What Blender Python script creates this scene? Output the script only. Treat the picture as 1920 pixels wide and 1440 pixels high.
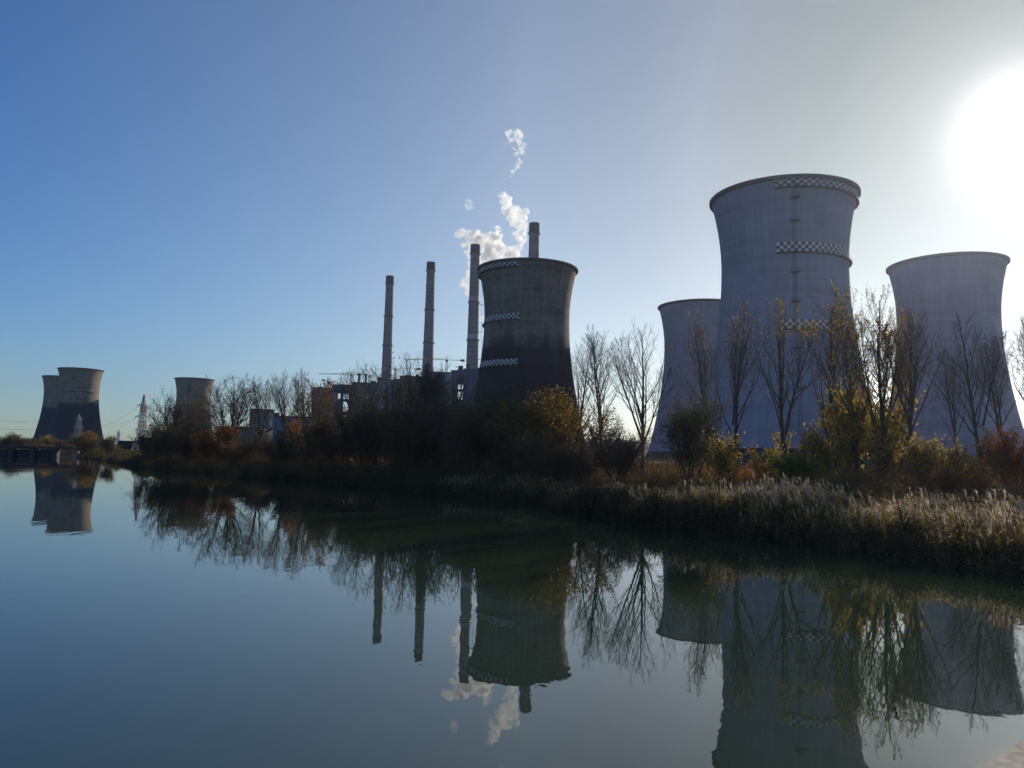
import bpy, bmesh, math, random
import numpy as np
from mathutils import Vector, Matrix, noise as mnoise

for o in list(bpy.data.objects):
    bpy.data.objects.remove(o)
S = bpy.context.scene
COL = S.collection
rad = math.radians

# ------------------------------------------------------------------ camera
CAMZ = 5.446
F_ = 1442.0 / 1920.0
cr = Vector((0.99977392, -0.00195548, 0.02117268))
cu = Vector((-0.02126279, -0.0919466, 0.9955369))
cf = Vector((0.0, 0.99576202, 0.09196739))
cam = bpy.data.cameras.new("camera")
cam.sensor_width = 36.0
cam.lens = 36.0 * F_
cam.clip_start = 0.05
cam.clip_end = 20000
cam_o = bpy.data.objects.new("camera", cam)
COL.objects.link(cam_o)
M = Matrix((cr, cu, -cf)).transposed().to_4x4()
M.translation = (0, 0, CAMZ)
cam_o.matrix_world = M
S.camera = cam_o

# ------------------------------------------------------------------ light, sky, exposure
SUN_AZ, SUN_EL = rad(34.6), rad(20.3)
SUN_DIR = Vector((math.sin(SUN_AZ) * math.cos(SUN_EL), math.cos(SUN_AZ) * math.cos(SUN_EL), math.sin(SUN_EL)))
S.view_settings.view_transform = 'Standard'
S.view_settings.look = 'None'
S.view_settings.gamma = 1.0
S.view_settings.use_curve_mapping = False
S.view_settings.exposure = -0.2
sun = bpy.data.lights.new("sun", 'SUN')
sun.energy = 4.6
sun.angle = rad(0.5)
sun.color = (1.0, 0.90, 0.76)
sun_o = bpy.data.objects.new("sun", sun)
COL.objects.link(sun_o)
sun_o.rotation_euler = (-SUN_DIR).to_track_quat('-Z', 'Y').to_euler()

W = bpy.data.worlds.new("World")
S.world = W
W.use_nodes = True
nt = W.node_tree
nt.nodes.clear()
wo = nt.nodes.new('ShaderNodeOutputWorld')
bg = nt.nodes.new('ShaderNodeBackground')
sky = nt.nodes.new('ShaderNodeTexSky')
sky.sky_type = 'NISHITA'
sky.sun_disc = False
sky.sun_elevation = SUN_EL
sky.sun_rotation = SUN_AZ
sky.altitude = 100
sky.air_density = 1.0
sky.dust_density = 0.5
sky.ozone_density = 2.0
tc = nt.nodes.new('ShaderNodeTexCoord')
dot = nt.nodes.new('ShaderNodeVectorMath'); dot.operation = 'DOT_PRODUCT'
dot.inputs[1].default_value = SUN_DIR
nrm = nt.nodes.new('ShaderNodeVectorMath'); nrm.operation = 'NORMALIZE'
nt.links.new(tc.outputs['Generated'], nrm.inputs[0])
nt.links.new(nrm.outputs[0], dot.inputs[0])


def wmath(op, a, b=None, clamp=False):
    n = nt.nodes.new('ShaderNodeMath'); n.operation = op; n.use_clamp = clamp
    for i, v in enumerate((a, b)):
        if v is None:
            continue
        if isinstance(v, (int, float)):
            n.inputs[i].default_value = v
        else:
            nt.links.new(v, n.inputs[i])
    return n.outputs[0]


dpos = wmath('MAXIMUM', dot.outputs['Value'], 0.0)
# clear air: deep blue away from the sun, greyer towards it, pale along the horizon; then the sun's glare
ramp = nt.nodes.new('ShaderNodeValToRGB')
TINT = [(0.40, (0.40, 0.75, 1.20)), (0.63, (0.84, 0.97, 1.13)), (0.85, (1.24, 1.13, 1.05)), (0.94, (0.80, 0.78, 0.72)), (0.98, (0.24, 0.31, 0.26)), (0.995, (0.14, 0.18, 0.15))]
el = ramp.color_ramp.elements
while len(el) < len(TINT):
    el.new(0.5)
for e_, (p_, c_) in zip(el, TINT):
    e_.position = p_
    e_.color = (c_[0] / 2, c_[1] / 2, c_[2] / 2, 1)
nt.links.new(dpos, ramp.inputs[0])
tint = nt.nodes.new('ShaderNodeVectorMath'); tint.operation = 'MULTIPLY'
dbl = nt.nodes.new('ShaderNodeVectorMath'); dbl.operation = 'SCALE'; dbl.inputs['Scale'].default_value = 2.0
nt.links.new(ramp.outputs[0], dbl.inputs[0])
sepz = nt.nodes.new('ShaderNodeSeparateXYZ'); nt.links.new(nrm.outputs[0], sepz.inputs[0])
low0 = wmath('SUBTRACT', 1.0, wmath('ABSOLUTE', sepz.outputs[2]))
mxh = nt.nodes.new('ShaderNodeMix'); mxh.data_type = 'RGBA'
nt.links.new(wmath('POWER', low0, 9.0), mxh.inputs[0])
nt.links.new(dbl.outputs[0], mxh.inputs[6]); mxh.inputs[7].default_value = (0.62, 0.80, 0.98, 1)
nt.links.new(sky.outputs[0], tint.inputs[0]); nt.links.new(mxh.outputs[2], tint.inputs[1])
low = wmath('POWER', low0, 6.0)
low = wmath('MULTIPLY', low, wmath('MAXIMUM', wmath('SUBTRACT', 1.32, wmath('MULTIPLY', dpos, 1.25)), 0.30))
hz_ = nt.nodes.new('ShaderNodeVectorMath'); hz_.operation = 'SCALE'; hz_.inputs[0].default_value = (1.3, 1.5, 0.6)
nt.links.new(low, hz_.inputs['Scale'])
sm = nt.nodes.new('ShaderNodeVectorMath'); sm.operation = 'ADD'
nt.links.new(tint.outputs[0], sm.inputs[0]); nt.links.new(hz_.outputs[0], sm.inputs[1])
AUR = [(24.0, 1.1, (1.0, 0.96, 0.80)), (240.0, 1.2, (1.0, 0.98, 0.88)), (850.0, 16.0, (1.0, 0.98, 0.92))]
acc = sm.outputs[0]
for pw, amp, colr in AUR:
    lobe = wmath('MULTIPLY', wmath('POWER', dpos, pw), amp)
    sc = nt.nodes.new('ShaderNodeVectorMath'); sc.operation = 'SCALE'
    sc.inputs[0].default_value = colr
    nt.links.new(lobe, sc.inputs['Scale'])
    ad = nt.nodes.new('ShaderNodeVectorMath'); ad.operation = 'ADD'
    nt.links.new(acc, ad.inputs[0]); nt.links.new(sc.outputs[0], ad.inputs[1])
    acc = ad.outputs[0]
nt.links.new(acc, bg.inputs['Color'])
bg.inputs['Strength'].default_value = 0.11
nt.links.new(bg.outputs[0], wo.inputs['Surface'])

HAZE_DENS, HAZE_G, HAZE_COL = 0.00006, 0.76, (0.68, 0.75, 0.98)

S.cycles.max_bounces = 6
S.cycles.diffuse_bounces = 2
S.cycles.glossy_bounces = 3
S.cycles.transmission_bounces = 3
S.cycles.transparent_max_bounces = 8
S.cycles.volume_bounces = 4
S.cycles.volume_max_steps = 256
S.cycles.use_denoising = True

# ------------------------------------------------------------------ helpers


def ray(px, py):
    return cf + (px - 960) / 1442.0 * cr - (py - 720) / 1442.0 * cu


def at(px, py, depth):
    """the place seen at that pixel of the photograph, that many metres north of the camera"""
    d = ray(px, py)
    return Vector((0, 0, CAMZ)) + d * (depth / d.y)


def tag(o, label=None, cat=None, group=None, kind=None):
    if label: o['label'] = label
    if cat: o['category'] = cat
    if group: o['group'] = group
    if kind: o['kind'] = kind
    return o


def empty(name, loc, label, cat, group=None, rz=0.0):
    o = bpy.data.objects.new(name, None)
    o.empty_display_size = 0.5
    COL.objects.link(o)
    o.location = loc
    o.rotation_euler.z = rz
    return tag(o, label, cat, group)


def mesh_np(name, verts, quads=None, tris=None, qmat=None, tmat=None, smooth=False):
    me = bpy.data.meshes.new(name)
    verts = np.asarray(verts, dtype=np.float32)
    nq = 0 if quads is None else len(quads)
    ntr = 0 if tris is None else len(tris)
    me.vertices.add(len(verts))
    me.vertices.foreach_set('co', verts.ravel())
    me.loops.add(nq * 4 + ntr * 3)
    me.polygons.add(nq + ntr)
    idx = []
    if nq: idx.append(np.asarray(quads, dtype=np.int32).ravel())
    if ntr: idx.append(np.asarray(tris, dtype=np.int32).ravel())
    me.loops.foreach_set('vertex_index', np.concatenate(idx))
    starts = np.concatenate([np.arange(nq) * 4, nq * 4 + np.arange(ntr) * 3]).astype(np.int32)
    me.polygons.foreach_set('loop_start', starts)
    mi = np.concatenate([np.zeros(nq) if qmat is None else np.asarray(qmat), np.zeros(ntr) if tmat is None else np.asarray(tmat)]).astype(np.int32)
    me.polygons.foreach_set('material_index', mi)
    if smooth:
        me.polygons.foreach_set('use_smooth', np.ones(nq + ntr, dtype=bool))
    me.update(calc_edges=True)
    me.validate()
    return me


def put(name, me, mats, parent=None, loc=None):
    if not isinstance(mats, (list, tuple)): mats = [mats]
    for m in mats:
        me.materials.append(m)
    o = bpy.data.objects.new(name, me)
    COL.objects.link(o)
    if parent is not None: o.parent = parent
    if loc is not None: o.location = loc
    return o


class MB:
    """collects boxes, bars, tubes, rings into one mesh"""
    def __init__(s):
        s.v = []; s.q = []; s.m = []; s.n = 0

    def add(s, v, q, m=0):
        v = np.asarray(v, float); q = np.asarray(q, int)
        s.v.append(v); s.q.append(q + s.n); s.m.append(np.full(len(q), m)); s.n += len(v)

    def box(s, x0, y0, z0, x1, y1, z1, m=0):
        v = [(x0, y0, z0), (x1, y0, z0), (x1, y1, z0), (x0, y1, z0), (x0, y0, z1), (x1, y0, z1), (x1, y1, z1), (x0, y1, z1)]
        q = [(0, 3, 2, 1), (4, 5, 6, 7), (0, 1, 5, 4), (1, 2, 6, 5), (2, 3, 7, 6), (3, 0, 4, 7)]
        s.add(v, q, m)

    def bar(s, a, b, r, m=0, sides=4, r2=None):
        v, q = tube(np.array([a, b], float), np.array([r, r if r2 is None else r2]), sides)
        s.add(v, q, m)

    def tube(s, pts, radii, sides=6, m=0):
        v, q = tube(np.asarray(pts, float), np.asarray(radii, float), sides)
        s.add(v, q, m)

    def lathe(s, prof, n=48, m=0, th0=0.0, th1=2 * math.pi):
        full = abs(th1 - th0 - 2 * math.pi) < 1e-6
        k = n if full else n + 1
        th = th0 + (th1 - th0) * np.arange(k) / n
        prof = np.asarray(prof, float)
        v = np.stack([prof[:, None, 0] * np.cos(th)[None], prof[:, None, 0] * np.sin(th)[None], np.repeat(prof[:, 1:2], k, 1)], -1).reshape(-1, 3)
        q = []
        P = len(prof)
        for i in range(P - 1):
            j = np.arange(n); jn = (j + 1) % k
            q.append(np.stack([i * k + j, i * k + jn, (i + 1) * k + jn, (i + 1) * k + j], -1))
        s.add(v, np.concatenate(q), m)

    def build(s, name, mats, parent=None, smooth=False, loc=None):
        me = mesh_np(name, np.concatenate(s.v), np.concatenate(s.q), qmat=np.concatenate(s.m), smooth=smooth)
        return put(name, me, mats, parent, loc)


_pat = {}


def tube(pts, radii, sides):
    n = len(pts)
    t = np.gradient(pts, axis=0)
    t /= np.linalg.norm(t, axis=1)[:, None] + 1e-9
    ref = np.array([1.0, 0.13, 0.0]) if abs(t[0, 2]) > 0.6 else np.array([0.0, 0.1, 1.0])
    a = np.cross(t, ref); a /= np.linalg.norm(a, axis=1)[:, None] + 1e-9
    b = np.cross(t, a)
    th = 2 * np.pi * np.arange(sides) / sides
    v = pts[:, None] + radii[:, None, None] * (np.cos(th)[None, :, None] * a[:, None] + np.sin(th)[None, :, None] * b[:, None])
    key = (n, sides)
    if key not in _pat:
        q = []
        for i in range(n - 1):
            for j in range(sides):
                jn = (j + 1) % sides
                q.append((i * sides + j, i * sides + jn, (i + 1) * sides + jn, (i + 1) * sides + j))
        _pat[key] = np.array(q)
    return v.reshape(-1, 3), _pat[key]


# ------------------------------------------------------------------ materials


class NT:
    def __init__(s, name):
        s.m = bpy.data.materials.new(name)
        s.m.use_nodes = True
        s.t = s.m.node_tree
        s.t.nodes.clear()
        s.out = s.n('ShaderNodeOutputMaterial')

    def n(s, kind, **kw):
        x = s.t.nodes.new(kind)
        for k, v in kw.items():
            setattr(x, k, v)
        return x

    def l(s, a, b):
        s.t.links.new(a, b)

    def math(s, op, a, b=None, c=None, clamp=False):
        x = s.n('ShaderNodeMath', operation=op, use_clamp=clamp)
        for i, v in enumerate((a, b, c)):
            if v is None: continue
            if isinstance(v, (int, float)): x.inputs[i].default_value = v
            else: s.l(v, x.inputs[i])
        return x.outputs[0]

    def mix(s, fac, a, b, blend='MIX'):
        x = s.n('ShaderNodeMix', data_type='RGBA', blend_type=blend)
        for i, v in ((0, fac), (6, a), (7, b)):
            if isinstance(v, (int, float)): x.inputs[i].default_value = v
            elif isinstance(v, tuple): x.inputs[i].default_value = (*v, 1) if len(v) == 3 else v
            else: s.l(v, x.inputs[i])
        return x.outputs[2]

    def noise(s, vec, scale, detail=4, rough=0.55):
        x = s.n('ShaderNodeTexNoise')
        x.inputs['Scale'].default_value = scale
        x.inputs['Detail'].default_value = detail
        x.inputs['Roughness'].default_value = rough
        if vec is not None: s.l(vec, x.inputs['Vector'])
        return x.outputs[0]

    def smooth(s, v, a, b, lo=0.0, hi=1.0):
        x = s.n('ShaderNodeMapRange', interpolation_type='SMOOTHSTEP')
        s.l(v, x.inputs['Value'])
        x.inputs['From Min'].default_value = a; x.inputs['From Max'].default_value = b
        x.inputs['To Min'].default_value = lo; x.inputs['To Max'].default_value = hi
        return x.outputs[0]

    def bsdf(s, color, rough=0.8, spec=0.3, metallic=0.0, normal=None):
        x = s.n('ShaderNodeBsdfPrincipled')
        if isinstance(color, tuple): x.inputs['Base Color'].default_value = (*color, 1)
        else: s.l(color, x.inputs['Base Color'])
        x.inputs['Roughness'].default_value = rough
        x.inputs['Specular IOR Level'].default_value = spec
        x.inputs['Metallic'].default_value = metallic
        if normal is not None: s.l(normal, x.inputs['Normal'])
        s.l(x.outputs[0], s.out.inputs['Surface'])
        return x


def mat_plain(name, color, rough=0.8, var=0.25, scale=0.4, metallic=0.0):
    k = NT(name)
    co = k.n('ShaderNodeTexCoord').outputs['Object']
    nz = k.noise(co, scale, 5)
    f = k.smooth(nz, 0.3, 0.75, 1 - var, 1 + var * 0.6)
    c = k.n('ShaderNodeVectorMath', operation='SCALE')
    c.inputs[0].default_value = color
    k.l(f, c.inputs['Scale'])
    k.bsdf(c.outputs[0], rough, 0.3, metallic)
    return k.m


def mat_concrete(name, base, dark=None, dark_z=62.0, R=25.0, lift=1.3, var=0.3, jt=1.0, fade=1.5):
    """slip-formed shell: lift joints, board joints, rain streaks, optional darker skirt below dark_z"""
    k = NT(name)
    co = k.n('ShaderNodeTexCoord').outputs['Object']
    sx = k.n('ShaderNodeSeparateXYZ'); k.l(co, sx.inputs[0])
    z = sx.outputs[2]
    ang = k.math('ARCTAN2', sx.outputs[1], sx.outputs[0])
    arc = k.math('MULTIPLY', ang, R)
    cv = k.n('ShaderNodeCombineXYZ')
    k.l(arc, cv.inputs[0]); k.l(k.math('MULTIPLY', z, 0.07), cv.inputs[1])
    streak = k.noise(cv.outputs[0], 0.55, 5, 0.6)
    cv2 = k.n('ShaderNodeCombineXYZ')
    k.l(k.math('MULTIPLY', arc, 0.08), cv2.inputs[0]); k.l(z, cv2.inputs[1])
    hband = k.noise(cv2.outputs[0], 0.30, 4, 0.65)
    blot = k.noise(co, 0.06, 5, 0.6)
    joint_h = k.math('LESS_THAN', k.math('FRACT', k.math('DIVIDE', z, lift)), 0.12)
    joint_v = k.math('LESS_THAN', k.math('FRACT', k.math('DIVIDE', arc, 1.65)), 0.09)
    cellx = k.math('FLOOR', k.math('DIVIDE', arc, 1.65)); celly = k.math('FLOOR', k.math('DIVIDE', z, lift))
    cc = k.n('ShaderNodeCombineXYZ'); k.l(cellx, cc.inputs[0]); k.l(celly, cc.inputs[1])
    wn = k.n('ShaderNodeTexWhiteNoise', noise_dimensions='3D'); k.l(cc.outputs[0], wn.inputs['Vector'])
    f = k.math('ADD', k.smooth(streak, 0.3, 0.75, -var, var * 0.5), k.smooth(blot, 0.3, 0.7, -var * 0.7, var * 0.6))
    f = k.math('ADD', f, k.smooth(hband, 0.3, 0.7, -var * 0.7, var * 0.5))
    f = k.math('ADD', f, k.math('MULTIPLY', k.math('SUBTRACT', wn.outputs['Value'], 0.5), 0.22 * jt))
    f = k.math('SUBTRACT', f, k.math('MULTIPLY', joint_h, 0.30 * jt))
    f = k.math('SUBTRACT', f, k.math('MULTIPLY', joint_v, 0.16 * jt))
    f = k.math('MAXIMUM', k.math('ADD', f, 1.0), 0.2)
    c = base
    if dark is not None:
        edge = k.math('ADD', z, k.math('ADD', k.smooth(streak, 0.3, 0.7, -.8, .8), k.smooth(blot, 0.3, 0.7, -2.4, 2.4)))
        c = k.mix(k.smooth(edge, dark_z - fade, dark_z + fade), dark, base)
    col = k.n('ShaderNodeVectorMath', operation='SCALE')
    if isinstance(c, tuple): col.inputs[0].default_value = c
    else: k.l(c, col.inputs[0])
    k.l(f, col.inputs['Scale'])
    bump = k.n('ShaderNodeBump'); bump.inputs['Strength'].default_value = 0.5 * jt; bump.inputs['Distance'].default_value = 0.08
    k.l(k.math('SUBTRACT', 1.0, k.math('MAXIMUM', joint_h, k.math('MULTIPLY', joint_v, 0.6))), bump.inputs['Height'])
    k.bsdf(col.outputs[0], 0.92, 0.15, 0.0, bump.outputs[0])
    return k.m


def mat_leaf(name, cols, trans=0.45, rough=0.7):
    """thin leaves: colour varies leaf by leaf, light passes through"""
    k = NT(name)
    g = k.n('ShaderNodeNewGeometry')
    ramp = k.n('ShaderNodeValToRGB')
    el = ramp.color_ramp.elements
    while len(el) < len(cols): el.new(0.5)
    for i, c in enumerate(cols):
        el[i].position = i / max(1, len(cols) - 1)
        el[i].color = (*c, 1)
    co = k.n('ShaderNodeTexCoord').outputs['Object']
    nz = k.noise(co, 0.35, 3)
    fac = k.math('ADD', k.math('MULTIPLY', g.outputs['Random Per Island'], 0.55), k.smooth(nz, 0.3, 0.7, 0.0, 0.45), clamp=True)
    k.l(fac, ramp.inputs[0])
    d = k.n('ShaderNodeBsdfDiffuse'); k.l(ramp.outputs[0], d.inputs[0])
    t = k.n('ShaderNodeBsdfTranslucent'); k.l(ramp.outputs[0], t.inputs[0])
    m = k.n('ShaderNodeMixShader'); m.inputs[0].default_value = trans
    k.l(d.outputs[0], m.inputs[1]); k.l(t.outputs[0], m.inputs[2])
    k.l(m.outputs[0], k.out.inputs['Surface'])
    return k.m


def mat_checker(name, color, var=0.2):
    return mat_plain(name, color, 0.7, var, 0.8)


MT = {}
MT['bark'] = mat_plain('grey_brown_bark', (0.095, 0.075, 0.06), 0.9, 0.4, 3.0)
MT['twig'] = mat_plain('brown_twigs', (0.15, 0.108, 0.08), 0.9, 0.3, 2.0)
MT['yellow_leaf'] = mat_leaf('yellow_poplar_leaves', [(0.34, 0.19, 0.03), (0.50, 0.32, 0.05), (0.42, 0.33, 0.08), (0.58, 0.43, 0.14)], 0.68)
MT['pale_leaf'] = mat_leaf('sparse_pale_leaves', [(0.36, 0.24, 0.12), (0.45, 0.33, 0.18), (0.28, 0.14, 0.06)], 0.5)
MT['gold_leaf'] = mat_leaf('golden_willow_leaves', [(0.11, 0.095, 0.03), (0.28, 0.18, 0.035), (0.42, 0.23, 0.035)], 0.62)
MT['olive_leaf'] = mat_leaf('olive_green_leaves', [(0.05, 0.058, 0.022), (0.10, 0.10, 0.035), (0.17, 0.16, 0.05)], 0.55)
MT['rust_leaf'] = mat_leaf('rust_red_leaves', [(0.18, 0.065, 0.03), (0.32, 0.12, 0.035), (0.40, 0.18, 0.06)], 0.6)
MT['dark_leaf'] = mat_leaf('dark_bank_leaves', [(0.06, 0.055, 0.028), (0.11, 0.088, 0.04), (0.16, 0.115, 0.05)], 0.45)
MT['brown_leaf'] = mat_leaf('brown_withered_leaves', [(0.13, 0.08, 0.045), (0.22, 0.135, 0.06), (0.30, 0.19, 0.08)], 0.5)
MT['reed_stem'] = mat_leaf('reed_stems_and_blades', [(0.045, 0.042, 0.022), (0.095, 0.075, 0.034), (0.17, 0.125, 0.055)], 0.5)
MT['lime_leaf'] = mat_leaf('yellow_green_leaves', [(0.12, 0.14, 0.035), (0.20, 0.22, 0.05), (0.30, 0.30, 0.08)], 0.6)
MT['weed_leaf'] = mat_leaf('shade_dark_weed_leaves', [(0.022, 0.026, 0.014), (0.045, 0.045, 0.02), (0.075, 0.06, 0.028)], 0.3)  # leaf colour darkened to carry the shade of the backlit bank face
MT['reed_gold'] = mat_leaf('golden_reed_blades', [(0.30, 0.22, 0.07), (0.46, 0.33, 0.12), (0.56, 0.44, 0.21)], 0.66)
MT['reed_rust'] = mat_leaf('russet_weed_stems', [(0.16, 0.07, 0.03), (0.30, 0.14, 0.05), (0.24, 0.17, 0.08)], 0.55)
MT['reed_plume'] = mat_leaf('pale_reed_plumes', [(0.50, 0.40, 0.29), (0.62, 0.52, 0.40), (0.72, 0.63, 0.50)], 0.72)
MT['steel'] = mat_plain('grey_steel', (0.16, 0.17, 0.18), 0.5, 0.2, 1.0, 0.3)
MT['dark_steel'] = mat_plain('dark_steel', (0.05, 0.05, 0.055), 0.6, 0.2, 1.0)
MT['crane_yellow'] = mat_plain('crane_yellow_paint', (0.55, 0.36, 0.05), 0.55, 0.15, 1.0)
MT['white_check'] = mat_checker('weathered_white_check', (0.62, 0.58, 0.58))
MT['red_check'] = mat_checker('faded_red_check', (0.20, 0.075, 0.075))
MT['black_check'] = mat_checker('dark_red_check', (0.09, 0.045, 0.05))
MT['glass'] = mat_plain('dark_window_glass', (0.02, 0.025, 0.035), 0.2, 0.1, 1.0)
MT['pale_panel'] = mat_plain('pale_grey_panels', (0.42, 0.42, 0.43), 0.8, 0.2, 0.08)
MT['brown_clad'] = mat_plain('brown_cladding', (0.16, 0.125, 0.11), 0.8, 0.35, 0.06)
MT['blue_clad'] = mat_plain('blue_grey_cladding', (0.15, 0.20, 0.27), 0.7, 0.3, 0.06)
MT['navy_steel'] = mat_plain('navy_steelwork', (0.045, 0.06, 0.11), 0.7, 0.3, 0.08)
MT['cream_wall'] = mat_plain('cream_render', (0.20, 0.165, 0.12), 0.9, 0.25, 0.2)
MT['roof_dark'] = mat_plain('dark_roof_felt', (0.06, 0.06, 0.065), 0.9, 0.2, 0.2)

# ------------------------------------------------------------------ ground, water, hills
SHORE = [(70, -300), (48, -20), (33, 14), (27.5, 28), (25.2, 35.7), (25.0, 38.0), (23.0, 41.8), (20.7, 46.8), (17.9, 52.8), (14.6, 56.7), (10.6, 63.0),
         (7.3, 73.3), (2.6, 85.7), (-3.6, 95.9), (-11.3, 105.9), (-21.8, 123.7), (-33.9, 138.4), (-47.5, 151.2), (-65.2, 170.1),
         (-88.0, 194.5), (-114.1, 234.3), (-150, 290), (-196, 356), (-210, 372), (-262, 366), (-340, 356), (-420, 372), (-900, 420), (-6200, 520)]
POLY = np.array(SHORE + [(-6200, 6200), (6200, 6200), (6200, -300)], float)
SEG = np.array(SHORE, float)


def shore_dist(P):
    """signed distance to the waterline, positive on land"""
    P = np.asarray(P, float)
    d = np.full(len(P), 1e9)
    for a, b in zip(SEG[:-1], SEG[1:]):
        ab = b - a
        t = np.clip(((P - a) @ ab) / (ab @ ab), 0, 1)
        d = np.minimum(d, np.hypot(*(P - a - t[:, None] * ab).T))
    ins = np.zeros(len(P), bool)
    for a, b in zip(POLY, np.roll(POLY, -1, 0)):
        c = (a[1] > P[:, 1]) != (b[1] > P[:, 1])
        with np.errstate(divide='ignore', invalid='ignore'):
            ins ^= c & (P[:, 0] < (b[0] - a[0]) * (P[:, 1] - a[1]) / (b[1] - a[1]) + a[0])
    return np.where(ins, d, -d)


def ground_z(P):
    d = shore_dist(P)
    P = np.asarray(P, float)
    z = np.interp(d, [-8, -2, 0, 1.2, 5, 12, 25, 60], [-2, -0.8, 0.0, 0.4, 0.8, 1.4, 2.5, 3.6])
    w = np.clip(d / 6, 0, 1)
    return z + w * 0.25 * (np.sin(P[:, 0] * 0.23 + 1.3) * np.cos(P[:, 1] * 0.19) + 0.5 * np.sin(P[:, 0] * 0.61) * np.sin(P[:, 1] * 0.53))


def gz(x, y):
    return float(ground_z([(x, y)])[0])


def axis(lo, hi, dense0, dense1, step, grow=1.18):
    a = list(np.arange(dense0, dense1 + step, step))
    s = step
    while a[-1] < hi:
        s *= grow; a.append(min(hi, a[-1] + s))
    s = step; b = [a[0]]
    while b[0] > lo:
        s *= grow; b.insert(0, max(lo, b[0] - s))
    return np.array(b[:-1] + a)


GX = axis(-6000, 6000, -260, 70, 2.2); GY = axis(-280, 6000, 20, 400, 2.2)
XX, YY = np.meshgrid(GX, GY, indexing='ij')
PP = np.stack([XX.ravel(), YY.ravel()], -1)
zz = ground_z(PP)
nx, ny = len(GX), len(GY)
ii, jj = np.meshgrid(np.arange(nx - 1), np.arange(ny - 1), indexing='ij')
q = np.stack([ii * ny + jj, (ii + 1) * ny + jj, (ii + 1) * ny + jj + 1, ii * ny + jj + 1], -1).reshape(-1, 4)
k = NT('autumn_soil_and_grass')
co = k.n('ShaderNodeTexCoord').outputs['Object']
c = k.mix(k.smooth(k.noise(co, 0.25, 6), 0.35, 0.65), (0.045, 0.038, 0.024), (0.085, 0.068, 0.036))
c = k.mix(k.smooth(k.noise(co, 0.03, 4), 0.4, 0.65), c, (0.06, 0.062, 0.03))
k.bsdf(c, 0.95, 0.1)
g = put('ground', mesh_np('ground', np.c_[PP, zz], q, smooth=True), k.m)
tag(g, kind='structure')

k = NT('still_canal_water')
co = k.n('ShaderNodeTexCoord').outputs['Object']
mp = k.n('ShaderNodeMapping'); mp.inputs['Scale'].default_value = (1.0, 0.55, 1.0); k.l(co, mp.inputs['Vector'])
h1 = k.noise(mp.outputs[0], 0.9, 3, 0.5)
h2 = k.noise(mp.outputs[0], 0.12, 3, 0.5)
rip = k.smooth(h2, 0.45, 0.75, 0.25, 1.0)
bump = k.n('ShaderNodeBump'); bump.inputs['Strength'].default_value = 1.0; bump.inputs['Distance'].default_value = 0.011
k.l(k.math('MULTIPLY', h1, rip), bump.inputs['Height'])
wb = k.bsdf((0.026, 0.044, 0.023), 0.012, 0.5, 0.0, bump.outputs[0])
wb.inputs['IOR'].default_value = 1.65
m = MB()
wv = [(x, y, 0) for x in (-6000, -400, 0, 90) for y in (-250, 0, 450)]
wq = [(i * 3 + j, (i + 1) * 3 + j, (i + 1) * 3 + j + 1, i * 3 + j + 1) for i in range(3) for j in range(2)]
m.add(wv, wq)
tag(m.build('water', k.m), kind='structure')

# far blue hills
hv = []; rngh = np.random.default_rng(5)
azs = np.radians(np.linspace(-60, 65, 240))
for i, a in enumerate(azs):
    h = 22 + 38 * math.sin(a * 9 + 0.6) + 22 * math.sin(a * 23 + 1.0) + 10 * math.sin(a * 61)
    h = max(8, h) * (0.25 if math.degrees(a) < -15 else 1); h += 90 * math.exp(-((math.degrees(a) - 9.5) / 6) ** 2) + 50 * math.exp(-((math.degrees(a) - 27) / 5) ** 2)
    for r_, hh in ((4700, 2), (5100, h * 0.6), (5500, max(20, h)), (5900, 2)):
        hv.append((r_ * math.sin(a), r_ * math.cos(a), hh))
hq = [(i * 4 + j, i * 4 + j + 1, (i + 1) * 4 + j + 1, (i + 1) * 4 + j) for i in range(239) for j in range(3)]
tag(put('hills', mesh_np('hills', hv, hq, smooth=True), mat_plain('wooded_hillside', (0.05, 0.055, 0.04), 0.95, 0.4, 0.004)), kind='structure')

# ------------------------------------------------------------------ cooling towers
TH = 105.0
MT['tower_pale'] = mat_concrete('pale_grey_tower_concrete', (0.325, 0.292, 0.355), None, var=0.13, jt=.32)  # base lifted and tinted lilac for the lens glare over these towers
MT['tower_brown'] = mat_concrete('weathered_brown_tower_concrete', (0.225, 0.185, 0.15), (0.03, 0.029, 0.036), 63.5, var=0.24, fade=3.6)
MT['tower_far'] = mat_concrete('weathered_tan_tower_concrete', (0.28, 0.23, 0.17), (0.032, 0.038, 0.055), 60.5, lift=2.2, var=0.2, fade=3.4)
MT['tower_in'] = mat_plain('tower_inner_concrete', (0.2, 0.19, 0.18), 0.9, 0.2, 0.1)
MT['tower_rim'] = mat_plain('dark_rim_concrete', (0.13, 0.12, 0.12), 0.9, 0.2, 0.3)


def tr(z):
    return 22.8 * math.sqrt(1 + ((z - 78.0) / (65.0 if z < 78 else 45.6)) ** 2)


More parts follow.
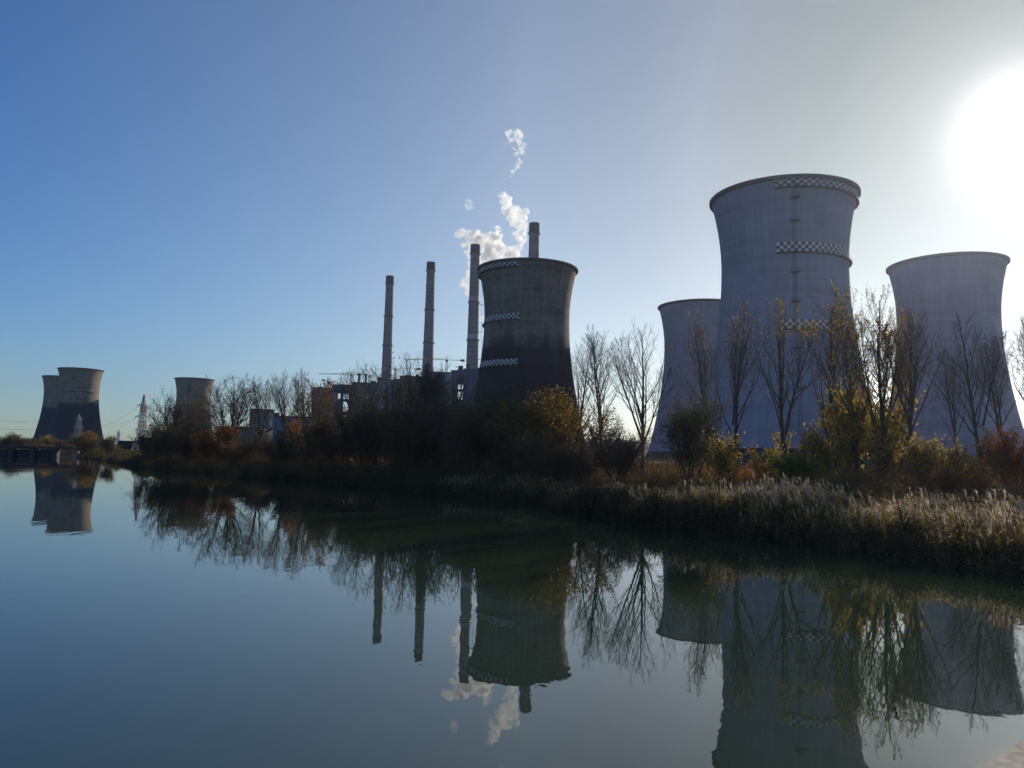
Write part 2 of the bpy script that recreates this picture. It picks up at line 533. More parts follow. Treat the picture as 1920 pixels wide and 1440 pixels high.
def checker_band(th0, th1, z0, z1, rows, off, n, mats, parent, shelf=True):
    """painted checks on a strip that follows the shell, its maintenance gallery below"""
    cols = n
    sub = 2
    nth = cols * sub
    th = np.linspace(th0, th1, nth + 1)
    zs = np.linspace(z0, z1, rows + 1)
    v = np.array([[((tr(z) + off) * math.cos(t), (tr(z) + off) * math.sin(t), z) for t in th] for z in zs]).reshape(-1, 3)
    qs, ms = [], []
    for i in range(rows):
        for j in range(nth):
            a = i * (nth + 1) + j
            qs.append((a, a + 1, a + nth + 2, a + nth + 1)); ms.append((i + j // sub) % 2)
    cb = put('checker_band', mesh_np('checker_band', v, qs, qmat=ms, smooth=False), mats, parent)
    if shelf:
        mm = MB()
        prof = [(tr(z0) + 0.05, z0 - 0.55), (tr(z0) + 1.1, z0 - 0.5), (tr(z0) + 1.1, z0 - 0.2), (tr(z0) + 0.05, z0 - 0.2)]
        mm.lathe(prof, nth, 0, th0, th1)
        for zz_ in (0.35, 0.85):
            mm.tube([((tr(z0) + 1.05) * math.cos(t), (tr(z0) + 1.05) * math.sin(t), z0 + zz_ - 0.2) for t in th], np.full(nth + 1, 0.04), 4)
        mm.build('gallery', MT['dark_steel'], cb)


def cooling_tower(x, y, label, mat, bands, ladder_th=None, check=('white_check', 'red_check'), seg=128):
    z0 = 3.4
    root = empty('cooling_tower', (x, y, 0), label, 'cooling tower', 'cooling towers of the power station')
    base = math.atan2(-y, -x)
    zs = np.concatenate([np.linspace(9.5, 96, 56), np.linspace(97.5, TH - 1.3, 5)])
    m = MB()
    m.lathe([(tr(z), z) for z in zs], seg)
    m.lathe([(tr(z) - 0.7, z) for z in zs[::-1]], seg, 1)
    m.lathe([(tr(9.5) - 0.7, 9.5), (tr(9.5), 9.5)], seg, 1)
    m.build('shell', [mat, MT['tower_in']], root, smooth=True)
    m = MB()
    R = tr(TH)
    m.lathe([(R - 1.0, TH - 1.4), (R + 0.15, TH - 1.4), (R + 0.75, TH - 0.9), (R + 0.8, TH), (R + 0.45, TH + 0.1), (R - 0.9, TH + 0.1), (R - 1.0, TH - 1.4)], seg)
    m.build('rim', MT['tower_rim'], root, smooth=False)
    # raking columns and the basin kerb
    m = MB()
    nC = 40
    for i in range(nC):
        a = 2 * math.pi * i / nC
        for s in (-1, 1):
            b_ = a + s * math.pi / nC
            m.bar((36.6 * math.cos(a), 36.6 * math.sin(a), z0 - 0.5), (tr(9.8) * math.cos(b_), tr(9.8) * math.sin(b_), 9.8), 0.42, 0, 6)
    m.build('raking_columns', MT['tower_rim'], root)
    m = MB()
    m.lathe([(31.0, 2.5), (31.0, 10.2)], 64)
    m.build('fill_packing', MT['roof_dark'], root)
    m = MB()
    m.lathe([(40.0, z0 - 1.5), (40.0, z0 + 1.2), (39.4, z0 + 1.2), (39.4, z0 - 1.5)], 72)
    m.build('basin_wall', MT['tower_rim'], root)
    for (t0, t1, za, zb) in bands:
        wide = rad(t1 - t0) * 23.5
        cells = max(8, int(round(wide / 1.25)))
        checker_band(base + rad(t0), base + rad(t1), za, zb, 3, 0.12, cells, [MT[check[0]], MT[check[1]]], root)
    if ladder_th is not None:
        m = MB()
        t = base + rad(ladder_th)
        ct, st = math.cos(t), math.sin(t)
        tx, ty = -st, ct
        pts = [(tr(z) + 0.45, z) for z in np.linspace(11, 104.4, 40)]
        for s in (-0.45, 0.45):
            m.tube([(r_ * ct + tx * s, r_ * st + ty * s, z) for r_, z in pts], np.full(40, 0.07), 4)
        for z in np.arange(12, 104, 1.0):
            r_ = tr(z) + 0.45
            m.bar((r_ * ct - tx * .45, r_ * st - ty * .45, z), (r_ * ct + tx * .45, r_ * st + ty * .45, z), 0.045)
            if int(z) % 2 == 0:
                r2 = tr(z) + 1.3
                hoop = [(r_ * ct - tx * .45, r_ * st - ty * .45, z), (r2 * ct - tx * .4, r2 * st - ty * .4, z), (r2 * ct + tx * .4, r2 * st + ty * .4, z), (r_ * ct + tx * .45, r_ * st + ty * .45, z)]
                for a_, b_ in zip(hoop[:-1], hoop[1:]): m.bar(a_, b_, 0.05)
        lad = m.build('ladder', MT['dark_steel'], root)
        for z in (97.0, 89.0, 71.0, 60.3, 44.0, 30.0):
            m = MB()
            r_ = tr(z)
            for s in np.linspace(-1.3, 1.3, 5):
                pass
            a = np.array([(r_ - .2) * ct, (r_ - .2) * st, z])
            e1 = np.array([ct, st, 0]); e2 = np.array([tx, ty, 0])
            cs = [a - e2 * 1.4, a + e1 * 2.0 - e2 * 1.4, a + e1 * 2.0 + e2 * 1.4, a + e2 * 1.4]
            v = [tuple(p) for p in cs] + [tuple(p + np.array([0, 0, .22])) for p in cs]
            m.add(v, [(0, 3, 2, 1), (4, 5, 6, 7), (0, 1, 5, 4), (1, 2, 6, 5), (2, 3, 7, 6), (3, 0, 4, 7)])
            for p in (cs[1], cs[2]):
                m.bar(tuple(p), tuple(p + np.array([0, 0, 1.2])), 0.05)
            for h in (0.65, 1.2):
                up = np.array([0, 0, h])
                m.bar(tuple(cs[0] + up), tuple(cs[1] + up), .04); m.bar(tuple(cs[1] + up), tuple(cs[2] + up), .04); m.bar(tuple(cs[2] + up), tuple(cs[3] + up), .04)
            m.build('landing', MT['dark_steel'], lad)
    return root


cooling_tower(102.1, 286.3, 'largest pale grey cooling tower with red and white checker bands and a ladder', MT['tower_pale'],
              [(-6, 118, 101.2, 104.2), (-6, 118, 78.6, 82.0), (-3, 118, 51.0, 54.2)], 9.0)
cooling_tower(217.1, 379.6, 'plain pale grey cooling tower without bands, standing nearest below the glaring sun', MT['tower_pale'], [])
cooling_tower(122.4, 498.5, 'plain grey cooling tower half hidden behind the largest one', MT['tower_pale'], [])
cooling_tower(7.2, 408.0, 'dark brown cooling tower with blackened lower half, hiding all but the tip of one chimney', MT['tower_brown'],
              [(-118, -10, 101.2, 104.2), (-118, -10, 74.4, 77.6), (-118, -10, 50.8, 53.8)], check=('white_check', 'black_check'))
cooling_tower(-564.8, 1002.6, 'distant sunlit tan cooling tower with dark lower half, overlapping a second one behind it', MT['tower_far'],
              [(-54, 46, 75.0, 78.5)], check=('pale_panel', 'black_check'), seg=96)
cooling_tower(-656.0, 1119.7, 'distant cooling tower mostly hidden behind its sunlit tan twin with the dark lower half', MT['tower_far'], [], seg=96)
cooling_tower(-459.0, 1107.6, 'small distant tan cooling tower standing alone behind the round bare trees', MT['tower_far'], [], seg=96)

# ------------------------------------------------------------------ chimneys
MT['chimney'] = mat_concrete('grey_pink_chimney_concrete', (0.25, 0.205, 0.20), None, R=8.0, lift=6.0, var=0.16)
MT['chimney_cap'] = mat_plain('sooty_chimney_top', (0.08, 0.07, 0.075), 0.9, 0.3, 0.3)
CH = 280.0


def chim_r(z):
    return 5.9 + 4.2 * (1 - z / CH) ** 1.35


def chimney(x, y, label, rings, checks, cage_th=None):
    root = empty('chimney', (x, y, 0), label, 'chimney', 'tall concrete chimneys of the power station')
    m = MB()
    m.lathe([(chim_r(z), z) for z in np.linspace(3, CH - 11, 60)], 40)
    m.build('shaft', MT['chimney'], root, smooth=True)
    m = MB()
    m.lathe([(chim_r(CH - 11), CH - 11), (chim_r(CH - 11) + .35, CH - 10.5), (chim_r(CH) + .35, CH - 0.5), (chim_r(CH) + .2, CH), (chim_r(CH) - 1.0, CH), (chim_r(CH) - 1.0, CH - 12)], 40)
    m.build('sooty_cap', MT['chimney_cap'], root, smooth=False)
    for z in rings:
        m = MB()
        r = chim_r(z)
        m.lathe([(r - .05, z - .5), (r + 1.5, z - .3), (r + 1.5, z), (r - .05, z)], 40)
        for i in range(40):
            a = 2 * math.pi * i / 40
            m.bar(((r + 1.4) * math.cos(a), (r + 1.4) * math.sin(a), z), ((r + 1.4) * math.cos(a), (r + 1.4) * math.sin(a), z + 1.3), .07)
        for h in (0.7, 1.3):
            m.lathe([(r + 1.45, z + h - .06), (r + 1.45, z + h + .06), (r + 1.33, z + h + .06), (r + 1.33, z + h - .06), (r + 1.45, z + h - .06)], 40)
        m.build('platform_ring', MT['dark_steel'], root)
    for z in checks:
        n = 28; rows = 3; v = []; qs = []; ms = []
        for i in range(rows + 1):
            zz_ = z + i * 2.2
            for j in range(n):
                a = 2 * math.pi * j / n
                v.append(((chim_r(zz_) + .1) * math.cos(a), (chim_r(zz_) + .1) * math.sin(a), zz_))
        for i in range(rows):
            for j in range(n):
                qs.append((i * n + j, i * n + (j + 1) % n, (i + 1) * n + (j + 1) % n, (i + 1) * n + j)); ms.append((i + j) % 2)
        put('checker_ring', mesh_np('checker_ring', v, qs, qmat=ms), [MT['white_check'], MT['red_check']], root)
    # round openings above the lower platforms
    m = MB()
    base = math.atan2(-y, -x)
    for z in rings[-1:]:
        for dz in (4.0,):
            r = chim_r(z + dz)
            c = np.array([r * math.cos(base), r * math.sin(base), z + dz])
            m.bar(tuple(c * np.array([.97, .97, 1])), tuple(c * np.array([1.02, 1.02, 1])), 0.9, 0, 8)
            e = c * np.array([1.021, 1.021, 1])
    m.build('flue_inspection_port', MT['dark_steel'], root)
    if cage_th is not None:
        m = MB()
        t = base + rad(cage_th)
        z_ = np.linspace(10, CH - 14, 120)
        for s in (-.06, .06):
            m.tube([((chim_r(z) + 4.0) * math.cos(t + s), (chim_r(z) + 4.0) * math.sin(t + s), z) for z in z_], np.full(120, .09), 4)
        for z in np.arange(10, CH - 14, 2.5):
            R_ = chim_r(z) + 4.0; t1, t2 = t - .06, t + .06
            m.bar((R_ * math.cos(t1), R_ * math.sin(t1), z), (R_ * math.cos(t2), R_ * math.sin(t2), z + 2.5), .06)
        for z in np.arange(20, CH - 20, 36.0):
            R_ = chim_r(z)
            m.bar((R_ * math.cos(t), R_ * math.sin(t), z), ((R_ + 6.0) * math.cos(t), (R_ + 6.0) * math.sin(t), z), .35)
        m.build('stair_cage', MT['dark_steel'], root)
    return root


chimney(-194.4, 1182.9, 'plain grey chimney, shortest looking of the four, rising from the blue grey bunker house', [CH - 12.5, CH - 64, CH - 110, 124], [])
chimney(-120.6, 1089.9, 'plain grey chimney without checks, next taller neighbour of the shortest one', [CH - 12.5, CH - 70, CH - 118, 118], [])
chimney(-52.2, 992.2, 'grey chimney with checkered rings and a stair cage, in front of the big steam cloud', [CH - 12.5, CH - 77, CH - 127, CH - 176], [CH - 76.5, CH - 126, CH - 175], 82)
chimney(22.5, 892.5, 'chimney of which only the tip shows above the dark brown cooling tower rim', [CH - 12.5, CH - 70, CH - 118, 118], [CH - 69])

# ------------------------------------------------------------------ power station blocks, cranes


def block(name, label, cat, px0, px1, ytop, depth, deep, wall, ybot=None, group=None):
    """a box-shaped building whose front spans those columns; returns root, width, height above ground and base z"""
    a = at(px0, ytop, depth); b = at(px1, ytop, depth)
    cx, cy = (a.x + b.x) / 2, (a.y + b.y) / 2
    rz = -math.atan2(cx, cy)
    w = (b - a).length * math.cos(rz)
    z0 = 3.2
    h = (a.z + b.z) / 2 - z0
    root = empty(name, (cx, cy, z0), label, cat, group, rz)
    return root, w, h


def clad_walls(root, w, h, deep, mat, piers=6, bandsz=4):
    m = MB()
    m.box(-w / 2, 0, 0, w / 2, deep, h)
    for i in range(piers + 1):
        x = -w / 2 + w * i / piers
        m.box(x - .45, -.5, 0, x + .45, -.01, h - .6)
    for i in range(1, bandsz + 1):
        z = h * i / (bandsz + 1)
        m.box(-w / 2 + .1, -.25, z - .4, w / 2 - .1, -.015, z + .4)
    return m.build('wall', mat, root)


def windows(root, w, h, rects, mat='glass'):
    for (fx0, fx1, fz0, fz1) in rects:
        m = MB()
        m.box(-w / 2 + w * fx0, -.62, h * fz0, -w / 2 + w * fx1, -.52, h * fz1)
        nb = max(2, int(w * (fx1 - fx0) / 3))
        m.build('window', MT[mat], root)


def roof(root, w, h, deep, kit=(), par=1.0):
    m = MB()
    m.box(-w / 2 - .6, -.7, h, w / 2 + .6, deep + .6, h + par)
    rf_ = m.build('roof', MT['roof_dark'], root)
    for (fx, fy, sx, sy, sz) in kit:
        m = MB()
        x = -w / 2 + w * fx; y = deep * fy
        m.box(x - sx / 2, y - sy / 2, h + par, x + sx / 2, y + sy / 2, h + par + sz)
        m.box(x - sx / 2 - .3, y - sy / 2 - .3, h + par + sz, x + sx / 2 + .3, y + sy / 2 + .3, h + par + sz + .4)
        m.build('rooftop_unit', MT['dark_steel'], rf_)


GB = 'boiler houses below the chimneys'
r, w, h = block('boiler_house', 'dark brown boiler house at the left end of the row, behind the orange tree', 'building', 586, 634, 728.5, 1150, 40, None, group=GB)
clad_walls(r, w, h, 40, MT['brown_clad'], 5, 5); windows(r, w, h, [(.62, .92, .30, .36), (.62, .92, .52, .58), (.1, .3, .4, .46)]); roof(r, w, h, 40, [(.3, .4, 8, 8, 2.0), (.7, .5, 6, 8, 1.5)])
# open steel frame: real bays one sees the sky through
r, w, h = block('steel_frame', 'open navy blue steel frame with bays of sky showing through, left of the first chimney', 'structure', 622, 667, 723, 1090, 30, None)
m = MB()
m.box(-w / 2, 0, h * .90, w / 2, 28, h)
m.box(-w / 2 + 1.6, 0, h, w / 2 - 3, 28, h + 1.6)
m.box(-w / 2, 0, 0, -w / 2 + w * .40, 28, h * .78)
m.build('enclosed_bays', MT['navy_steel'], r)
m = MB()
cols = [0.0, .2, .40, .49, .74, .86, 1.0]
for fx in cols:
    x = -w / 2 + w * fx
    m.box(x - .7, -.1, 0, x + .7, 1.3, h * .9)
    if fx in (0.0, 1.0): m.box(x - .7, 26.6, 0, x + .7, 28.1, h * .9)
m.box(-w / 2 + w * .40, 8, 0, -w / 2 + w * .50, 20, h * .9)
m.box(-w / 2 + w * .74, 4, 0, -w / 2 + w * .86, 22, h * .9)
for z, t in ((.78, .04), (.585, .06), (.40, .06), (.24, .05)):
    m.box(-w / 2, .05, h * z - h * t * .5, w / 2, 1.15, h * z + h * t * .5)
for z in (.68, .50, .32):
    m.box(-w / 2 + w * .4, .2, h * z - .5, w / 2, .9, h * z + .5)
for i in range(5):
    m.bar((-w / 2 + w * .86, .5, h * (.24 + .13 * i)), (w / 2, .5, h * (.24 + .13 * (i + 1))), .5)
m.box(-w / 2 + w * .6, .3, 0, w / 2, 22, h * .26)
m.build('girders', MT['navy_steel'], r)
r, w, h = block('boiler_house', 'brown boiler house with two short flues on its roof beside the open steel frame', 'building', 661, 710, 718.5, 1040, 45, None, group=GB)
clad_walls(r, w, h, 45, MT['brown_clad'], 6, 6); windows(r, w, h, [(.08, .3, .55, .6), (.5, .92, .66, .7), (.5, .92, .4, .45)])
roof(r, w, h, 45, [(.8, .3, 7, 9, 3.0)])
for fx in (.24, .50):
    m = MB(); x = -w / 2 + w * fx
    m.lathe([(1.5, h + 1), (1.4, h + 12.5), (2.3, h + 12.6), (2.3, h + 14.0), (1.1, h + 14.0)], 14)
    o = m.build('roof_flue', MT['dark_steel'], r); o.location.x = x; o.location.y = 12
r, w, h = block('bunker_house', 'blue grey bunker house directly in front of the foot of the leftmost chimney', 'building', 708, 752, 713, 1000, 45, None, group=GB)
clad_walls(r, w, h, 45, MT['blue_clad'], 5, 4); windows(r, w, h, [(.04, .14, .74, .80), (.3, .44, .1, .9), (.6, .95, .5, .55)]); roof(r, w, h, 45, [(.12, .3, 8, 8, 3.5), (.85, .5, 9, 9, 2.5)])
m = MB(); m.bar((-w * .2, -3, 6), (w * .5, -9, h * .72), 2.2, 0, 4); m.build('conveyor', MT['steel'], r)
r, w, h = block('boiler_house', 'broad brown boiler house between the first and the second chimney', 'building', 750, 802, 706.5, 960, 45, None, group=GB)
clad_walls(r, w, h, 45, MT['brown_clad'], 7, 5); windows(r, w, h, [(.1, .45, .72, .76), (.1, .45, .52, .56), (.55, .9, .62, .66)]); roof(r, w, h, 45, [(.3, .4, 8, 6, 2.0), (.62, .4, 4, 6, 3.0)])
r, w, h = block('boiler_house', 'tall brown boiler house with one pale grey vertical strip, right of the second chimney', 'building', 801, 859, 699, 900, 45, None, group=GB)
clad_walls(r, w, h, 45, MT['brown_clad'], 7, 5); windows(r, w, h, [(.1, .4, .74, .78), (.1, .4, .5, .54), (.84, .97, .62, .66)]); roof(r, w, h, 45, [(.9, .3, 9, 8, 3.2)])
m = MB(); m.box(-w / 2 + w * .53, -1.6, 0, -w / 2 + w * .80, -.65, h - .8); m.build('pale_stair_tower', MT['pale_panel'], r)
r, w, h = block('steel_frame', 'dark blue boiler frame with small sky openings beside the dark brown cooling tower', 'structure', 857, 912, 691, 850, 35, None)
m = MB()
m.box(-w / 2 + w * .22, 0, 0, w / 2, 32, h); m.box(-w / 2, 0, h * .84, -w / 2 + w * .22, 32, h * .985); m.box(-w / 2, 0, 0, -w / 2 + w * .22, 32, h * .64)
m.box(-w / 2 + 1, 6, h, -w / 2 + w * .2, 16, h + 3.5); m.box(-w / 2 + w * .3, 6, h, -w / 2 + w * .42, 16, h + 5)
m.build('enclosed_bays', MT['navy_steel'], r)
m = MB()
for fx in (0.0, .13):
    x = -w / 2 + w * fx + .6; m.box(x - .6, .1, h * .64, x + .6, 1.3, h * .84); m.box(x - .6, 29, h * .64, x + .6, 30.5, h * .84)
m.box(-w / 2, .2, h * .73, -w / 2 + w * .22, 1.2, h * .76)
for i in range(4):
    x = -w / 2 + w * (.35 + .16 * i); m.box(x - .5, -.4, 0, x + .5, -.02, h * .97)
m.box(-w / 2 + w * .58, -.9, h * .1, -w / 2 + w * .64, -.42, h * .8, 0)
m.build('girders', MT['dark_steel'], r)

# smaller buildings along the bank on the left
r, w, h = block('blue_hall', 'blue box shaped hall with pale stripes, standing behind the bare trees on the left', 'building', 470, 513, 769.5, 560, 22, None)
clad_walls(r, w, h, 22, MT['blue_clad'], 3, 0); roof(r, w, h, 22)
for i in range(3):
    m = MB(); m.box(-w / 2 + .3, -.66, h * (.38 + .09 * i), -w / 2 + w * .16, -.52, h * (.42 + .09 * i)); m.build('louvre', MT['pale_panel'], r)
m = MB(); m.box(-w / 2, -.75, h * .30, w * .30, -.55, h * .56); m.build('light_blue_panel', mat_plain('sky_blue_panel', (0.16, 0.22, 0.34), 0.7, 0.2, 0.1), r)
r, w, h = block('low_hall', 'long low blue grey hall between the blue box shaped hall and the steel frame', 'building', 513, 672, 784, 620, 30, None)
clad_walls(r, w, h, 30, MT['blue_clad'], 12, 1); roof(r, w, h, 30, [(.03, .3, 4, 4, 2.2)]); windows(r, w, h, [(.05 + .15 * i, .13 + .15 * i, .5, .62) for i in range(6)])
r, w, h = block('cream_building', 'cream building with a flat dark roof and small dark round windows, half hidden by bushes', 'building', 408, 512, 802, 330, 14, None)
m = MB(); m.box(-w / 2, 0, 0, w / 2, 14, h); m.build('wall', MT['cream_wall'], r); roof(r, w, h, 14, (), .4)
for px_, pz_ in ((481, 807.5), (491, 808), (480.5, 816), (491, 816), (502, 808), (502, 816.5)):
    P = at(px_, pz_, 330)
    lx = (px_ - 460) / 104 * w
    m = MB(); m.bar((lx, -.02, P.z - 3.2), (lx, -.12, P.z - 3.2), .42, 0, 12)
    vv = [(lx + .42 * math.cos(2 * math.pi * i / 12), -.121, P.z - 3.2 + .42 * math.sin(2 * math.pi * i / 12)) for i in range(12)]
    m.v.append(np.array(vv)); m.q.append(np.array([(0, 1, 2, 3), (0, 3, 4, 5), (0, 5, 6, 7), (0, 7, 8, 9), (0, 9, 10, 11)]) + m.n); m.m.append(np.zeros(5)); m.n += 12
    m.build('window', MT['glass'], r)
r, w, h = block('shed', 'low grey shed with a pale wall at the foot of the red and white pylon', 'building', 264, 296, 822, 420, 10, None)
clad_walls(r, w, h, 10, MT['steel'], 4, 0); roof(r, w, h, 10, (), .3)
r, w, h = block('long_shed', 'long low dark shed with a row of openings near the red and white pylon', 'building', 222, 264, 827.5, 520, 12, None)
clad_walls(r, w, h, 12, MT['dark_steel'], 7, 0); roof(r, w, h, 12, (), .4); windows(r, w, h, [(.06 + .16 * i, .16 + .16 * i, .35, .7) for i in range(6)])
r, w, h = block('pale_hall', 'low pale hall far off between the two bare poplars beside the dark cooling tower', 'building', 1148, 1188, 832, 640, 30, None)
clad_walls(r, w, h, 30, MT['pale_panel'], 6, 0); roof(r, w, h, 30); windows(r, w, h, [(.08 + .18 * i, .2 + .18 * i, .4, .6) for i in range(5)])
r, w, h = block('blue_shed', 'blue shed glimpsed between the two big towers behind the yellow poplar', 'building', 1648, 1694, 812, 330, 14, None)
clad_walls(r, w, h, 14, MT['blue_clad'], 5, 1); roof(r, w, h, 14, (), .4); windows(r, w, h, [(.1 + .3 * i, .28 + .3 * i, .45, .7) for i in range(3)])


def tower_crane(px, ytop, ybase, depth, pxa, ya, pxb, yb, label):
    """mast foot seen at (px, ybase), jib from (pxa, ya) to the counterweight end (pxb, yb)"""
    B = at(px, ybase, depth); T = at(px, ytop, depth); A = at(pxa, ya, depth); C_ = at(pxb, yb, depth)
    root = empty('tower_crane', (B.x, B.y, 3.2), label, 'crane', 'tower cranes above the boiler houses')
    zt = T.z - 3.2
    m = MB(); s = 1.2
    for dx in (-s, s):
        for dy in (-s, s):
            m.bar((dx, dy, 0), (dx, dy, zt), .22)
    for i in range(int(zt / 3)):
        z = i * 3
        m.bar((-s, -s, z), (s, -s, z + 3), .12); m.bar((s, s, z), (-s, s, z + 3), .12); m.bar((-s, s, z), (-s, -s, z + 3), .12); m.bar((s, -s, z), (s, s, z + 3), .12)
    m.build('mast', MT['dark_steel'], root)
    a = np.array([A.x - B.x, 14.0, A.z - 3.2]); c_ = np.array([C_.x - B.x, -6.0, C_.z - 3.2])
    top = np.array([0, 0, zt]); apex = top + np.array([0, 0, 4.5])
    n = 16
    m = MB(); up = np.array([0, 0, 1.5])
    for s_ in (-.7, .7):
        o_ = np.array([0, s_, 0]); m.bar(top + o_, a + o_, .2)
    m.bar(top + up, a + up * .4, .2)
    for i in range(n):
        p = top + (a - top) * i / n; q_ = top + (a - top) * (i + 1) / n; mid = (p + q_) / 2 + up * (1 - .6 * i / n)
        m.bar(p, mid, .1); m.bar(mid, q_, .1)
    m.build('jib', MT['crane_yellow'], root)
    m = MB()
    for s_ in (-.7, .7):
        o_ = np.array([0, s_, 0]); m.bar(top + o_, c_ + o_, .22)
    m.build('counter_jib', MT['crane_yellow'], root)
    m = MB(); e = c_ * .88 + top * .12
    m.box(e[0] - 2.4, e[1] - 1, e[2] - 1.2, e[0] + 2.4, e[1] + 1, e[2] + 1.4); m.build('counterweight', MT['dark_steel'], root)
    m = MB(); m.box(-1.2, -2.6, zt - 2.6, 1.4, -.9, zt - .2); m.build('cab', MT['dark_steel'], root)
    m = MB(); m.bar(top, apex, .3); m.bar(apex, top + (a - top) * .6 + up * .5, .07); m.bar(apex, e, .07); m.build('tie_mast', MT['dark_steel'], root)
    m = MB(); h_ = top + (a - top) * .62; m.bar(h_, h_ - np.array([0, 0, 7.0]), .06); m.box(h_[0] - .7, h_[1] - .4, h_[2] - 8.2, h_[0] + .7, h_[1] + .4, h_[2] - 7.0); m.build('hook_block', MT['dark_steel'], root)
    return root


tower_crane(656, 702, 760, 1075, 593, 699.5, 678, 703.5, 'tower crane with a long thin jib reaching left over the open steel frame')
tower_crane(691, 704, 760, 1085, 714, 708, 672, 702.5, 'short jibbed tower crane just left of the leftmost chimney')
tower_crane(616, 716, 770, 1180, 634, 719, 607, 713.5, 'smallest tower crane, farthest left above the brown boiler house')
tower_crane(739, 691.5, 760, 1020, 709, 690, 792, 693, 'yellow tower crane whose level jib crosses the foot of the leftmost chimney')
tower_crane(836, 674.5, 740, 925, 762, 671.5, 872, 677.5, 'highest tower crane, jib crossing in front of the second chimney')

# ------------------------------------------------------------------ pylons and wires
k = NT('red_white_pylon_paint')
co = k.n('ShaderNodeTexCoord').outputs['Object']
sx = k.n('ShaderNodeSeparateXYZ'); k.l(co, sx.inputs[0])
fr = k.math('FRACT', k.math('DIVIDE', sx.outputs[2], 8.4))
k.bsdf(k.mix(k.math('GREATER_THAN', fr, 0.5), (0.46, 0.45, 0.45), (0.22, 0.03, 0.03)), 0.6, 0.3)
MT['pylon'] = k.m
MT['white_lattice'] = mat_plain('white_lattice_paint', (0.34, 0.35, 0.37), 0.6, 0.1, 1.0)
MT['galv'] = mat_plain('galvanised_lattice', (0.30, 0.31, 0.32), 0.5, 0.15, 1.0)


def pylon(px, ytop, depth, label, mat, wtop=.8, wmid=1.7, wbase=3.4, arms=(), bar=.16):
    T = at(px, ytop, depth)
    zb = gz(T.x, T.y)
    H = T.z - zb
    root = empty('pylon', (T.x, T.y, zb), label, 'pylon')
    lv = [(0, wbase), (H * .28, wmid), (H * .80, wmid * .62), (H, .12)]
    def wd(z):
        return float(np.interp(z, [a for a, _ in lv], [b for _, b in lv]))
    m = MB()
    for dx in (-1, 1):
        for dy in (-1, 1):
            for (z0, w0), (z1, w1) in zip(lv[:-1], lv[1:]):
                m.bar((dx * w0, dy * w0, z0), (dx * w1, dy * w1, z1), bar)
    m.build('leg_frame', mat, root)
    m = MB(); z = 0
    while z < H * .95:
        z2 = min(H, z + max(1.2, wd(z) * 1.5)); a, b = wd(z), wd(z2)
        for (sx_, sy_, ex, ey) in ((-1, -1, 1, -1), (1, -1, 1, 1), (1, 1, -1, 1), (-1, 1, -1, -1)):
            m.bar((sx_ * a, sy_ * a, z), (ex * b, ey * b, z2), bar * .6)
            m.bar((ex * a, ey * a, z), (sx_ * b, sy_ * b, z2), bar * .6)
            m.bar((sx_ * b, sy_ * b, z2), (ex * b, ey * b, z2), bar * .6)
        z = z2
    m.build('lattice', mat, root)
    tips = []
    for fz, L in arms:
        z = H * fz; w_ = wd(z)
        m = MB()
        for s in (-1, 1):
            d = np.array([.35 * s, .94 * s, 0])
            tip = d * L + np.array([0, 0, z])
            for e in (-1, 1):
                m.bar((e * w_ * .8, s * w_, z), tip, bar * .6); m.bar((e * w_ * .8, s * w_, z + 1.3), tip, bar * .6)
            m.bar(tip, tip - np.array([0, 0, 1.3]), .12)
            tips.append((T.x + tip[0], T.y + tip[1], zb + tip[2] - 1.3))
        m.build('cross_arm', mat, root)
    return root, tips


_, tips_a = pylon(270.5, 740, 430, 'red and white banded lattice pylon rising beside the dark bank trees on the left', MT['pylon'], arms=((.36, 4.6), (.60, 5.2), (.80, 4.2)), wbase=3.6, bar=.2)
_, tips_b = pylon(148.5, 776, 760, 'white lattice pylon standing in front of the distant overlapping cooling towers', MT['white_lattice'], arms=((.36, 5.4), (.60, 6.2), (.86, 5.0)), wbase=4.4, wmid=2.6, bar=.15)
pylon(223, 806, 900, 'tiny grey lattice pylon far off, left of the red and white one', MT['galv'], arms=((.7, 3.5), (.85, 2.8)), wbase=2.6, wmid=1.3)
tips_c = [(at(-120, y_, 900).x, 900 + d_, at(-120, y_, 900).z) for y_, d_ in ((799, 8), (799, -8), (783, 9), (783, -9), (770, 7), (770, -7))]
tips_c = [tips_c[0], tips_c[1], tips_c[2], tips_c[3], tips_c[4], tips_c[5]]
wn_ = ['lowest', 'lowest', 'middle', 'middle', 'topmost', 'topmost']
for i in range(6):
    side = 'nearer' if i % 2 == 0 else 'farther'
    for A_, B_, what in ((tips_a[i], tips_b[i], 'strung between the two nearest pylons'), (tips_b[i], tips_c[i], 'running on past the white pylon')):
        A_, B_ = np.array(A_), np.array(B_)
        L = np.linalg.norm(B_ - A_); t = np.linspace(0, 1, 20)[:, None]
        pts = A_ + (B_ - A_) * t; pts[:, 2] -= (L * .022 * 4 * (t * (1 - t)))[:, 0]
        m = MB(); m.tube(pts, np.full(20, .055), 4)
        o = m.build('power_line', MT['dark_steel'])
        tag(o, f'{wn_[i]} power line, {side} of its pair, {what}', 'power line', 'power lines of the pylons')

